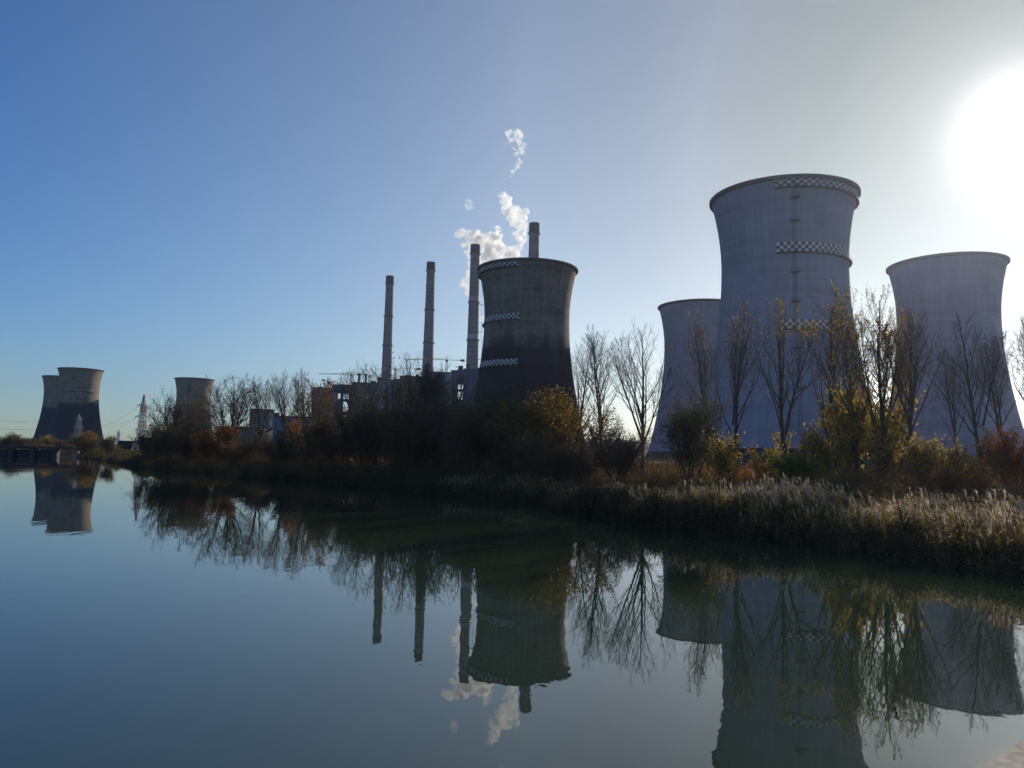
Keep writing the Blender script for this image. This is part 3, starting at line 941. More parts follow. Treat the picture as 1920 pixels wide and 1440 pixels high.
# ------------------------------------------------------------------ weir bridge on the left, railing at the camera
L0 = np.array([-203.0, 360.0]); L1 = np.array([-300.0, 340.0])
dvec = (L1 - L0); LB = np.linalg.norm(dvec); br = math.atan2(dvec[1], dvec[0])
root = empty('weir_bridge', (L0[0], L0[1], 0), 'low dark weir bridge with sluice piers crossing the water at far left', 'bridge', None, br)
m = MB(); m.box(-6, -2.5, 3.6, LB, 2.5, 4.3); m.box(-6, 2.2, 4.3, LB, 2.5, 4.9); m.box(-6, -2.5, 4.3, LB, -2.2, 4.9)
m.build('deck', mat_plain('weathered_bridge_concrete', (0.07, 0.068, 0.068), 0.9, 0.3, 0.3), root)
m = MB()
for x in np.arange(0, LB, 4.0):
    for y in (-2.35, 2.35): m.bar((x, y, 4.9), (x, y, 5.7), .05)
for y in (-2.35, 2.35):
    for z in (5.3, 5.7): m.bar((-6, y, z), (LB, y, z), .045)
m.build('railing', MT['dark_steel'], root)
for x in (8.0, 17.0, 26.0, 35.0, 60.0, 85.0):
    m = MB(); m.box(x - .8, -3.0, -2, x + .8, 2.4, 3.6); m.box(x - 1.1, -3.3, 2.9, x + 1.1, 2.42, 3.58); m.build('pier', MT['roof_dark'], root)
m = MB()
for x0, x1 in ((8.8, 16.2), (17.8, 25.2), (26.8, 34.2)): m.box(x0, -.4, -1, x1, .2, 3.2)
m.build('sluice_gate', MT['dark_steel'], root)
m = MB(); m.box(-.8, -3.6, -1.0, 1.8, -2.7, 3.0); m.box(.1, -3.75, .0, .4, -3.62, 2.8); m.box(.9, -3.75, 0, 1.2, -3.62, 2.8); m.build('pale_abutment', mat_plain('pale_abutment_concrete', (0.42, 0.40, 0.36), 0.9, 0.3, 0.8), root)
m = MB(); m.box(24.4, -3.42, .3, 25.4, -3.31, 1.5); m.build('gauge_board', MT['white_check'], root)

# parapet of the bridge one stands on: only its corner shows at the lower right
dirp = math.atan2(1.09, 1.25)
pt = at(1888, 1417, 1.2); pz = CAMZ - .45
A0 = Vector(CAMZ * Vector((0, 0, 1))) + ray(1920, 1396) * (-.45 / ray(1920, 1396).z)
A1 = Vector((0, 0, CAMZ)) + ray(1855, 1440) * (-.45 / ray(1855, 1440).z)
dd = (A0 - A1); ang = math.atan2(dd.y, dd.x)
root = empty('bridge_parapet', (A1.x, A1.y, 0), 'pale stone bridge parapet just showing in the lower right corner', 'parapet', None, ang)
k = NT('pale_sandstone_coping')
co = k.n('ShaderNodeTexCoord').outputs['Object']
c = k.mix(k.smooth(k.noise(co, 14, 6), .3, .7), (0.34, 0.29, 0.22), (0.46, 0.40, 0.31))
c = k.mix(k.smooth(k.noise(co, 90, 4), .45, .62), c, (0.52, 0.46, 0.37))
bp = k.n('ShaderNodeBump'); bp.inputs['Strength'].default_value = .5; bp.inputs['Distance'].default_value = .006; k.l(k.noise(co, 60, 6), bp.inputs['Height'])
k.bsdf(c, 0.9, 0.2, 0, bp.outputs[0])
bm = bmesh.new()
bmesh.ops.create_cube(bm, size=1.0, matrix=Matrix.Translation((1.0, -.19, pz - .07)) @ Matrix.Diagonal((12, .42, .14, 1)))
bmesh.ops.bevel(bm, geom=list(bm.edges), offset=.012, segments=3, affect='EDGES')
me = bpy.data.meshes.new('coping'); bm.to_mesh(me); bm.free(); put('coping', me, k.m, root)
m = MB(); m.box(-5, -.36, 3.6, 7, -.06, pz - .142); m.build('parapet_wall', k.m, root)
m = MB(); m.box(-5, -6, 3.2, 7, -.02, 3.598); m.build('deck_slab', MT['roof_dark'], root)

# ------------------------------------------------------------------ trees


def unit(v):
    return v / (np.linalg.norm(v) + 1e-9)


class Tree:
    def __init__(s, seed, spec):
        s.r = np.random.default_rng(seed); s.s = spec
        s.trunk = MB(); s.twig = MB(); s.leafp = []

    def branch(s, p, d, L, r, lev):
        sp = s.s; R = s.r
        n = sp['seg'][lev]; step = L / n
        pts = [p]; ds = []
        w = sp['wob'][lev]; tr_ = sp['trop'][lev]
        for i in range(n):
            d = unit(d + R.normal(0, w, 3) + np.array([0, 0, tr_]))
            p = p + d * step; pts.append(p); ds.append(d)
        pts = np.array(pts)
        taper = sp['taper'][lev]
        radii = np.linspace(r, max(sp['rmin'], r * taper), n + 1)
        (s.trunk if lev <= 1 else s.twig).tube(pts, radii, sp['sides'][lev])
        if lev >= sp['leaf_lev'] and sp['leaf'] is not None:
            nl = sp['leaf_n']
            for _ in range(nl):
                t = R.random(); i = min(n - 1, int(t * n)); f = t * n - i
                q_ = pts[i] * (1 - f) + pts[i + 1] * f
                if R.random() < sp['leaf'](q_, R): s.leafp.append(q_ + R.normal(0, sp['leaf_j'], 3))
        if lev < sp['max']:
            k_ = sp['n'][lev]; f0 = sp['from'][lev]
            ga = R.random() * 6.28
            for j in range(k_):
                t = f0 + (1 - f0) * (j + R.random()) / k_
                t = min(t, .995)
                i = min(n - 1, int(t * n)); f = t * n - i
                q_ = pts[i] * (1 - f) + pts[i + 1] * f
                dd_ = ds[i]
                a = sp['ang'][lev] * R.uniform(.7, 1.3)
                ga += 2.4 + R.normal(0, .5)
                e1 = unit(np.cross(dd_, np.array([.3, .2, .9]) if abs(dd_[2]) < .9 else np.array([1., 0, 0]))); e2 = np.cross(dd_, e1)
                side = e1 * math.cos(ga) + e2 * math.sin(ga)
                cd = unit(dd_ * math.cos(a) + side * math.sin(a))
                Lc = sp['len'][lev](t) * L * R.uniform(.7, 1.25)
                rc = (radii[i] * (1 - f) + radii[i + 1] * f) * sp['rf'][lev]
                s.branch(q_, cd, Lc, max(sp['rmin'], rc), lev + 1)

    def codom(s, p, d, L, r):
        s.branch(p, d, L, r, 0)

    def make(s, name, leaf_mat):
        """returns meshes of trunk and crown"""
        v, qd = np.concatenate(s.trunk.v), np.concatenate(s.trunk.q)
        tm = mesh_np(name + '_trunk', v, qd, smooth=True)
        tm.materials.append(MT['bark'])
        V = [np.concatenate(s.twig.v)]; Q = [np.concatenate(s.twig.q)]; mi = [np.zeros(len(Q[0]))]
        if s.leafp:
            lv, lq = leaf_quads(np.array(s.leafp), s.s['leaf_size'], s.r)
            Q.append(lq + len(V[0])); V.append(lv); mi.append(np.ones(len(lq)))
        cm = mesh_np(name + '_crown', np.concatenate(V), np.concatenate(Q), qmat=np.concatenate(mi))
        cm.materials.append(MT['twig']); cm.materials.append(MT[leaf_mat] if leaf_mat else MT['twig'])
        return tm, cm


def leaf_quads(P, size, R):
    n = len(P)
    a = R.normal(0, 1, (n, 3)); a /= np.linalg.norm(a, axis=1)[:, None]
    b = R.normal(0, 1, (n, 3)); b = np.cross(a, b); b /= np.linalg.norm(b, axis=1)[:, None] + 1e-9
    s = size * R.uniform(.55, 1.35, (n, 1))
    l = a * s; w = b * s * R.uniform(.45, .8, (n, 1))
    bend = np.cross(a, b) * s * .25
    v = np.stack([P - l, P + w + bend, P + l * .95, P - w + bend], 1).reshape(-1, 3)
    q_ = np.arange(n * 4).reshape(-1, 4)
    return v, q_


def poplar_spec(width=1.0, leaf=None, leaf_n=2, size=.11, dens=1.0, low=.27):
    return dict(seg=[12, 8, 4, 3], wob=[.035, .10, .15, .2], trop=[.03, .10, .12, .05], taper=[.10, .15, .3, .5], sides=[8, 5, 3, 3],
                n=[int(22 * dens), 9, 4], ang=[.62 * width, .55, .62], rf=[.46, .5, .6],
                len=[lambda t: (.60 * (1 - t) ** .85 + .07) * width ** .3 * (.28 if t < .25 else 1.0), lambda t: .34 * (1.15 - .6 * t), lambda t: .42], max=3, leaf_lev=2, leaf=leaf, leaf_n=leaf_n,
                leaf_j=.10, leaf_size=size, rmin=.010, **{'from': [low, .16, .1]})


def zone(f):
    return f


PROTO = {}


def proto(name, seed, H, spec, leaf_mat, r0, stems=(), lean=0.0):
    t = Tree(seed, spec)
    t.branch(np.array([0, 0, -.4]), unit(np.array([lean, 0, 1.0])), H, r0, 0)
    for (z, az, tilt, L, rr) in stems:
        d = np.array([math.sin(tilt) * math.cos(az), math.sin(tilt) * math.sin(az), math.cos(tilt)])
        t.codom(np.array([lean * z, 0, z]), d, L, rr)
    PROTO[name] = (t.make(name, leaf_mat), H)


# 18 m poplars
proto('bare_narrow', 11, 18, poplar_spec(.85), None, .26, [(5.2, .3, .12, 12.0, .15)])
proto('bare_wide', 12, 18, poplar_spec(1.05, dens=.8), None, .34, [(4.6, 3.2, .42, 11.5, .18), (4.2, .2, .38, 9.5, .15), (6.8, 2.6, .25, 10.5, .13)])
proto('bare_tall', 13, 18, poplar_spec(.95), None, .27, [(6.5, 2.9, .2, 10.0, .12)])
proto('sparse_a', 14, 18, poplar_spec(.85, lambda p, R: .01 + .12 * (p[2] > 14.5) + .2 * (p[2] < 4.5), 3, .095, 1.0, .2), 'pale_leaf', .24, [(6.0, 2.8, .16, 10.5, .12)])
proto('sparse_b', 15, 18, poplar_spec(.9, lambda p, R: .015 + .10 * (p[2] > 14.5) + .55 * (p[2] < 5.0), 6, .10, 1.05, .14), 'yellow_leaf', .27, [(4.8, .2, .22, 11.5, .15)])
proto('yellow_a', 16, 18, poplar_spec(.95, lambda p, R: .03 + .75 * math.exp(-((p[2] - 6.0) / 3.0) ** 2) + .03 * (p[2] > 13), 8, .105, 1.1, .12), 'yellow_leaf', .30, [(5.0, 2.4, .2, 11.0, .14)])
proto('yellow_b', 17, 18, poplar_spec(1.15, lambda p, R: .05 + .75 * math.exp(-((p[2] - 5.5) / 3.0) ** 2) + .05 * (p[0] > .6), 8, .105, 1.1, .11), 'yellow_leaf', .36, [(2.6, 3.3, .36, 13.0, .20), (2.8, .1, .28, 13.0, .20), (5.5, .6, .3, 9.0, .12)])
proto('russet', 18, 18, poplar_spec(1.05, lambda p, R: .01 + .22 * (p[0] < -.3) * (p[2] > 9) + .25 * (p[2] < 4.5), 3, .13), 'rust_leaf', .32, [(5.4, 3.0, .25, 11.5, .15), (6.6, .2, .2, 10.0, .13)])


def round_spec(leaf=None, leaf_n=2, size=.10):
    return dict(seg=[8, 6, 4, 3], wob=[.05, .09, .12, .18], trop=[.02, .06, .06, .04], taper=[.2, .25, .35, .5], sides=[7, 5, 3, 3],
                n=[12, 7, 4], ang=[.80, .62, .7], rf=[.5, .5, .6],
                len=[lambda t: .62 * (1.1 - .75 * t), lambda t: .45 * (1.1 - .5 * t), lambda t: .45], max=3, leaf_lev=2, leaf=leaf, leaf_n=leaf_n,
                leaf_j=.12, leaf_size=size, rmin=.013, **{'from': [.28, .15, .1]})


fan = [(1.6, a, .30 + .20 * (i % 3), 8.0 + .8 * (i % 2), .13) for i, a in enumerate(np.arange(0, 6.2, .9))]
proto('round_bare', 21, 11, round_spec(), None, .27, fan)
proto('round_bare_b', 22, 11, round_spec(lambda p, R: .05), None, .22, fan[::2])
proto('round_brown', 23, 11, round_spec(lambda p, R: .5, 2, .11), 'brown_leaf', .22, fan[::2])


def shrub_spec(leaf, leaf_n, size, n0=12, n1=7, n2=4, trop=.10):
    return dict(seg=[6, 5, 3, 2], wob=[.08, .12, .16, .2], trop=[.03, trop, .05, .02], taper=[.25, .3, .4, .6], sides=[5, 3, 3, 3],
                n=[n0, n1, n2], ang=[.55, .6, .7], rf=[.5, .55, .7],
                len=[lambda t: .42 * (1.25 - .6 * t), lambda t: .42, lambda t: .45], max=3, leaf_lev=2, leaf=leaf, leaf_n=leaf_n,
                leaf_j=.16, leaf_size=size, rmin=.012, **{'from': [.2, .15, .1]})


def shrub_proto(name, seed, H, spec, leaf_mat, nst, tilt, lean_r=.35):
    t = Tree(seed, spec); R = np.random.default_rng(seed)
    for i in range(nst):
        az = 6.283 * i / nst + R.normal(0, .3); tl = tilt * math.sqrt((i + .5) / nst) * R.uniform(.85, 1.1)
        d = np.array([math.sin(tl) * math.cos(az), math.sin(tl) * math.sin(az), math.cos(tl)])
        t.branch(np.array([R.normal(0, lean_r), R.normal(0, lean_r), -.3]), d, H * R.uniform(.78, .98) * (1 - .12 * tl), .045 * H / 4, 0)
    PROTO[name] = (t.make(name, leaf_mat), H)


shrub_proto('gold_willow', 31, 8, shrub_spec(lambda p, R: .25 + .6 * min(1, max(0, (p[2] - 2.5) / 4)), 3, .085, 13, 8, 4, .14), 'gold_leaf', 12, .72)
shrub_proto('olive_round', 32, 6, shrub_spec(lambda p, R: .5 * (p[2] > 1.6), 3, .075, 12, 8, 4), 'olive_leaf', 7, .55)
shrub_proto('dark_bush', 33, 6, shrub_spec(lambda p, R: .5, 3, .085, 11, 7, 4), 'dark_leaf', 10, .80)
shrub_proto('dark_bush_b', 34, 6, shrub_spec(lambda p, R: .5, 3, .085, 12, 7, 4), 'olive_leaf', 9, .65)
shrub_proto('brown_bush', 35, 6, shrub_spec(lambda p, R: .26, 3, .08, 13, 8, 5), 'brown_leaf', 10, .72)
shrub_proto('twig_bush', 36, 6, shrub_spec(lambda p, R: .10, 2, .08, 13, 8, 5, .16), 'brown_leaf', 11, .6)
shrub_proto('rust_bush', 37, 5, shrub_spec(lambda p, R: .7, 3, .085, 11, 7, 4), 'rust_leaf', 9, .7)
shrub_proto('yellow_bush', 38, 3.5, shrub_spec(lambda p, R: .22 + .35 * (math.sin(p[0] * 2.3 + p[2] * 3.1) > .2), 3, .085, 8, 6, 4), 'yellow_leaf', 6, .5)
shrub_proto('lime_bush', 39, 2.2, shrub_spec(lambda p, R: .8, 3, .07, 8, 6, 4), 'lime_leaf', 8, .6)


def plant(kind, name, px, depth, ytop, label, cat, group, rz=0.0, wide=1.0):
    """one tree: Empty at its foot > trunk, crown; stands depth metres off, its tip at ytop"""
    T = at(px, ytop, depth)
    z0 = gz(T.x, T.y)
    (tm, cm), H = PROTO[kind]
    s = (T.z - z0) / (H * .985)
    e = empty(name, (T.x, T.y, z0), label, cat, group, rz)
    e.scale = (s * wide, s * wide, s)
    for nm, me in (('trunk', tm), ('crown', cm)):
        o = bpy.data.objects.new(nm, me); COL.objects.link(o); o.parent = e
    return e


GP = 'poplars on the right bank'
P_ = 'poplar_tree'
for a in [
    ('bare_tall', 1081, 150, 642, 'bare poplar whose twigs stick out past the flank of the dark brown cooling tower', 0.4, .9),
    ('bare_narrow', 1131, 118, 626, 'slim bare poplar with two upright stems against open sky beside the dark cooling tower', 1.5, .95),
    ('bare_wide', 1206, 104, 622, 'wide spreading bare poplar against open sky, beside the half hidden grey tower', 0.0, .85),
    ('sparse_a', 1327, 108, 603, 'thin poplar with a few pale leaves at its top, behind the round olive tree', 0.9, .8),
    ('sparse_a', 1373, 94, 590, 'poplar with a thick straight trunk before the left edge of the largest tower', 2.6, .95),
    ('sparse_b', 1470, 96, 574, 'poplar with yellow leaves around its foot and forked bare top, before the largest tower', 0.2, .9),
    ('sparse_a', 1549, 98, 560, 'slightly leaning poplar with scattered pale leaves, beside the tallest yellow one', 4.2, .9),
    ('yellow_a', 1602, 88, 548, 'tall poplar with yellow lower leaves before the right edge of the largest tower', 0.5, .8),
    ('yellow_b', 1648, 84, 562, 'many stemmed yellow leaved poplar in the bright gap between the two largest towers', 0.0, .72),
    ('russet', 1703, 82, 590, 'poplar with rust coloured leaves on one upper side, before the plain tower below the sun', 0.1, .85),
    ('bare_tall', 1836, 84, 604, 'bare poplar with a leaning dark trunk before the plain tower below the sun', 3.4, .95),
    ('bare_narrow', 1872, 100, 640, 'faint bare poplar just right of the bare one with the leaning trunk', 0.8, .9),
    ('bare_narrow', 1786, 112, 662, 'small bare poplar behind the yellow shrubs, left of the leaning poplar', 2.2, .8),
    ('bare_tall', 1934, 86, 600, 'bare poplar cut by the right edge, its twigs against the bright sky', 1.2, .9),
]:
    plant(a[0], P_, a[1], a[2], a[3], a[4], 'tree', GP, a[5], a[6])

GL = 'bare trees on the left bank'
for a in [
    ('round_bare_b', 316, 215, 748, 'pale bare tree at the end of the dark bank beside the lone distant tower', 0.3, .72),
    ('round_brown', 362, 220, 742, 'brownish tree covering the lower part of the lone distant tower', 1.0, 1.0),
    ('round_bare', 437, 200, 716, 'large round bare tree with a dark trunk, right of the lone distant tower', 0.8, .95),
    ('bare_narrow', 496, 200, 712, 'slender bare tree in front of the blue box shaped hall', 0.8, 1.3),
    ('bare_wide', 541, 195, 706, 'pale bare tree between the blue box shaped hall and the orange tree', 1.4, 1.0),
    ('russet', 574, 190, 702, 'bare topped tree with orange leaves low on its right, left of the brown boiler houses', 3.2, 1.1),
    ('round_brown', 597, 185, 734, 'orange brown tree right before the leftmost boiler house', 2.2, .8),
    ('bare_wide', 684, 165, 692, 'bare tree whose twigs veil the boiler house with two roof flues', 0.4, 1.0),
    ('bare_wide', 776, 150, 676, 'tall bare tree between the feet of the first and second chimney', 2.8, 1.0),
    ('round_bare_b', 738, 152, 700, 'fine twigged bare tree veiling the blue grey bunker house beside the chimney foot', 1.1, .9),
    ('bare_narrow', 806, 148, 690, 'upright bare tree at the foot of the next taller chimney', 3.7, 1.2),
    ('bare_narrow', 828, 145, 700, 'slender bare tree in front of the pale grey vertical strip', 0.6, 1.3),
    ('round_bare_b', 862, 140, 716, 'bare tree left of the dark cooling tower, before the dark blue frame', 3.3, .8),
]:
    plant(a[0], 'bare_tree', a[1], a[2], a[3], a[4], 'tree', GL, a[5], a[6])

GS = 'bushes along the bank'
for a in [
    ('gold_willow', 'willow', 1046, 103, 743, 'round golden topped willow before the right foot of the dark cooling tower', .3, 1.15),
    ('olive_round', 'small_tree', 1291, 92, 752, 'round olive green small tree with two thin trunks, before the half hidden grey tower', .5, .95),
    ('yellow_bush', 'shrub', 1352, 84, 818, 'yellow green upright shrub between the round olive tree and the thick trunked poplar', .2, 1.0),
    ('lime_bush', 'shrub', 1487, 80, 847, 'bright green little shrub below the forked poplar', .2, 1.1),
    ('rust_bush', 'small_tree', 1912, 68, 806, 'rust coloured round tree cut by the right edge', .9, 1.0),
    ('yellow_bush', 'shrub', 1535, 86, 806, 'yellow shrub beneath the slightly leaning poplar', 1.2, 1.1),
    ('yellow_bush', 'small_tree', 1572, 93, 742, 'airy yellow leaved young tree just left of the tall poplar with yellow lower leaves', .7, .85),
    ('yellow_bush', 'small_tree', 1628, 92, 728, 'bright yellow young tree between the tall yellow poplar and the many stemmed one', 2.0, .8),
    ('yellow_bush', 'small_tree', 1668, 91, 768, 'yellow young tree in the bright gap at the foot of the plain tower', 3.3, .85),
    ('yellow_bush', 'shrub', 1672, 80, 826, 'yellow shrub between the many stemmed poplar and the russet one', 2.2, 1.2),
    ('yellow_bush', 'shrub', 1735, 78, 822, 'yellow shrub right of the russet poplar trunk', 3.0, 1.0),
    ('yellow_bush', 'shrub', 1790, 76, 832, 'sparse yellow shrub left of the leaning poplar trunk', 3.9, 1.0),
    ('yellow_bush', 'shrub', 1440, 88, 836, 'small yellow shrub left of the forked poplar, low against the largest tower', 5.0, .8),
    ('twig_bush', 'bush', 1160, 100, 800, 'twiggy bare bush between the two bare poplars against the sky', 1.0, 1.1),
    ('twig_bush', 'bush', 1112, 112, 824, 'bare bush filling the foot of the dark cooling tower beside the golden willow', 2.0, .8),
    ('dark_bush', 'bush', 1010, 93, 812, 'dark bush under the left side of the golden willow', 2.0, .9),
    ('brown_bush', 'bush', 1078, 93, 836, 'grey leaved bush under the right side of the golden willow', 2.6, 1.0),
    ('dark_bush_b', 'bush', 925, 122, 738, 'tall dark green bush in front of the middle of the dark cooling tower', .3, .75),
    ('dark_bush_b', 'bush', 965, 112, 764, 'dull green bush between the tall dark green one and the golden willow', 1.7, .9),
    ('brown_bush', 'bush', 888, 118, 762, 'dull brown bush before the left foot of the dark cooling tower', 3.3, .8),
    ('brown_bush', 'bush', 848, 128, 762, 'brown bush below the pale grey vertical strip', 4.3, .85),
    ('dark_bush', 'bush', 800, 130, 750, 'nearly black pointed bush below the second chimney', 5.0, .75),
    ('brown_bush', 'bush', 768, 138, 762, 'brown bush beside the nearly black pointed one', .5, .8),
    ('brown_bush', 'bush', 722, 143, 764, 'brown twiggy bush below the blue grey bunker house', .9, 1.0),
    ('twig_bush', 'bush', 686, 150, 766, 'grey brown bush below the roof flues', 1.9, 1.0),
    ('brown_bush', 'bush', 640, 150, 778, 'warm brown bush below the open steel frame', 2.7, 1.0),
    ('brown_bush', 'bush', 596, 158, 788, 'brown bush below the orange brown tree', 3.8, 1.1),
    ('rust_bush', 'bush', 566, 166, 792, 'reddish bush below the orange leaves of the bare topped tree', 3.1, .9),
    ('brown_bush', 'bush', 534, 166, 808, 'low brown bush right of the cream building', 4.1, 1.2),
    ('dark_bush', 'bush', 458, 178, 818, 'dark bush before the left part of the cream building', 4.9, 1.2),
    ('rust_bush', 'bush', 412, 188, 800, 'reddish brown bush below the large round bare tree', 5.4, 1.0),
    ('dark_bush', 'bush', 372, 198, 792, 'dark bush below the brownish tree by the lone distant tower', 5.9, 1.0),
    ('dark_bush', 'bush', 335, 202, 786, 'black looking bush at the left end of the dark bank', .2, 1.0),
    ('dark_bush_b', 'bush', 300, 222, 800, 'low dark bush reaching to the pylon side of the dark bank', .8, 1.1),
    ('gold_willow', 'bush', 172, 338, 812, 'large olive brown bush beside the pale end of the weir bridge', .8, 1.25),
    ('olive_round', 'bush', 206, 335, 819, 'smaller green bush right of the large olive brown one by the weir bridge', 1.8, 1.0),
]:
    plant(a[0], a[1], a[2], a[3], a[4], a[5], 'tree' if a[1] in ('willow', 'small_tree') else 'bush', GS, a[6], a[7])

GF = 'bushes beyond the weir bridge'
rr_ = random.Random(4)
for kind, px_, yt, lb in [('brown_bush', 6, 820, 'brown bush cut by the left edge beyond the weir bridge'), ('twig_bush', 27, 814, 'twiggy bush second from the left edge beyond the weir bridge'),
                          ('brown_bush', 47, 820, 'brown bush third from the left edge beyond the weir bridge'), ('dark_bush_b', 66, 822, 'greenish bush before the left foot of the distant overlapping towers'),
                          ('yellow_bush', 87, 817, 'small yellow bush before the distant overlapping towers'), ('dark_bush_b', 104, 824, 'dull bush right of the small yellow one, beyond the weir bridge'),
                          ('brown_bush', 124, 825, 'low brown bush above the right half of the weir bridge')]:
    plant(kind, 'bush', px_, 405 + rr_.random() * 25, yt, lb, 'bush', GF, rr_.random() * 6, 1.7)

# ------------------------------------------------------------------ reeds and undergrowth (uncountable)


def along_shore(n, R, s0, s1, d0, d1):
    """random points between two inland distances along a stretch of the waterline given by polyline index"""
    seg = SEG[s0:s1 + 1]; L = np.hypot(*(seg[1:] - seg[:-1]).T); cum = np.r_[0, np.cumsum(L)]
    u = R.random(n) * cum[-1]; i = np.clip(np.searchsorted(cum, u, side='right') - 1, 0, len(L) - 1)
    t = (u - cum[i]) / L[i]
    p = seg[i] + (seg[i + 1] - seg[i]) * t[:, None]
    nrm_ = (seg[1:] - seg[:-1]) / L[:, None]; nrm_ = np.stack([nrm_[:, 1], -nrm_[:, 0]], -1)
    # inland lies to the right of the travel direction from near to far
    d = R.uniform(d0, d1, n)
    return p + nrm_[i] * d[:, None], d, u


def fbm2(P, s, seed=0.0):
    return np.array([mnoise.fractal(Vector((x * s + seed, y * s - seed, seed)), 1.0, 2.0, 3) for x, y in P])


def reeds(name, label, n, s0, s1, d0, d1, hfun, plume_p, seed):
    R = np.random.default_rng(seed)
    P, d, u = along_shore(n, R, s0, s1, d0, d1)
    sd = shore_dist(P)
    P = P[sd > .05]; sd = sd[sd > .05]; n = len(P)
    z0 = ground_z(P)
    H = hfun(P, sd, R)
    az = R.random(n) * 6.283; lean = R.normal(.10, .07, n); laz = R.normal(2.6, .7, n)
    base = np.c_[P, z0 - .1]
    dirv = np.stack([np.sin(lean) * np.cos(laz), np.sin(lean) * np.sin(laz), np.cos(lean)], -1)
    V = []; Q = []; MI = []; off = 0
    # stems: thin bent strips
    def strip(p0, p1, p2, w, mi):
        nonlocal off
        k_ = len(p0)
        s = np.stack([np.cos(az_), np.sin(az_), np.zeros(k_)], -1) * w[:, None]
        v = np.stack([p0 - s, p0 + s, p1 - s * .8, p1 + s * .8, p2 - s * .15, p2 + s * .15], 1).reshape(-1, 3)
        b = np.arange(k_)[:, None] * 6 + off
        q_ = np.concatenate([b + np.array([0, 1, 3, 2]), b + np.array([2, 3, 5, 4])], 0)
        V.append(v); Q.append(q_); MI.append(np.tile(np.broadcast_to(mi, k_), 2)); off += len(v)
    cl = fbm2(P, .22, 11.3) + R.normal(0, .28, n)
    kind_ = np.where(cl > .30, 2, np.where(cl < -.34, 3, 0))
    az_ = az
    top = base + dirv * H[:, None]
    mid = base + dirv * (H * .55)[:, None] + np.c_[R.normal(0, .04, (n, 2)), np.zeros(n)]
    strip(base, mid, top, np.full(n, .016), kind_)
    # blades
    for kk in range(5):
        t = R.uniform(.12, .88, n); az_ = R.random(n) * 6.283
        o_ = base + dirv * (H * t)[:, None]
        L = R.uniform(.35, .75, n) * np.clip(H / 3, .4, 1.2)
        out = np.stack([np.cos(az_ + 1.57), np.sin(az_ + 1.57), np.zeros(n)], -1)
        p1 = o_ + out * (L * .5)[:, None] + np.array([0, 0, 1]) * (L * .45)[:, None]
        p2 = o_ + out * L[:, None] + np.array([0, 0, 1]) * (L * R.uniform(-.1, .6, n))[:, None]
        strip(o_, p1, p2, R.uniform(.018, .036, n), np.where((t > .62) & (R.random(n) < .6), 2, kind_))  # upper blades often take gold, sunlight on the reed tops put into colour
    # plumes: a feathery head of several narrow strands drooping to one side
    sel = R.random(n) < plume_p(P, sd)
    tp = top[sel]; k_ = sel.sum(); dz = laz[sel] + R.normal(0, .5, k_)
    ps = R.uniform(1.0, 2.0, k_)
    for kk in range(9):
        az_ = R.random(k_) * 6.283
        st = tp - dirv[sel] * (R.uniform(0, .30, k_) * ps)[:, None]
        L = R.uniform(.16, .34, k_) * ps
        sp_ = R.uniform(.1, .55, k_)
        dr = np.stack([np.cos(az_) * sp_ * .55 + np.cos(dz) * .35, np.sin(az_) * sp_ * .55 + np.sin(dz) * .35, np.ones(k_)], -1); dr /= np.linalg.norm(dr, axis=1)[:, None]
        p1 = st + dr * (L * .5)[:, None]
        p2 = p1 + (dr + np.stack([np.cos(dz) * .8, np.sin(dz) * .8, -np.full(k_, .35)], -1)) * (L * .45)[:, None]
        strip(st, p1, p2, R.uniform(.014, .030, k_), 1)
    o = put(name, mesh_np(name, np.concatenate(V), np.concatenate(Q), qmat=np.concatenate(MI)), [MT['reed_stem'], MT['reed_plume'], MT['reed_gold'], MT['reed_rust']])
    return tag(o, label, 'reeds', None, 'stuff')


def reed_h(P, d, R):
    h = np.interp(d, [0, 1.2, 3.5, 8, 12, 20], [.6, 1.1, 1.7, 1.65, 1.4, 1.1])
    c_ = fbm2(P, .16, 3.1)
    hump = 1.0 * np.exp(-(((P[:, 0] - 15.5) / 3.4) ** 2 + ((P[:, 1] - 60) / 4.0) ** 2))
    return np.clip(h + .75 * c_ + 1.25 * hump + R.normal(0, .30, len(P)) + .9 * (R.random(len(P)) < .05), .5, 4.2)


def reed_h2(P, d, R):
    h = np.interp(d, [0, 1.5, 4, 12], [.7, 1.2, 1.5, 1.4])
    return np.clip(h + .6 * fbm2(P, .14, 7.7) + R.normal(0, .22, len(P)), .4, 3.5)


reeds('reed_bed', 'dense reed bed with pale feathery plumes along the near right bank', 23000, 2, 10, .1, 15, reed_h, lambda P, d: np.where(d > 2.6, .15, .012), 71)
reeds('reed_bed', 'lower grassy reeds along the bank below the golden willow', 14000, 10, 14, .1, 9, reed_h2, lambda P, d: np.where(d > 1.8, .06, .01), 72)


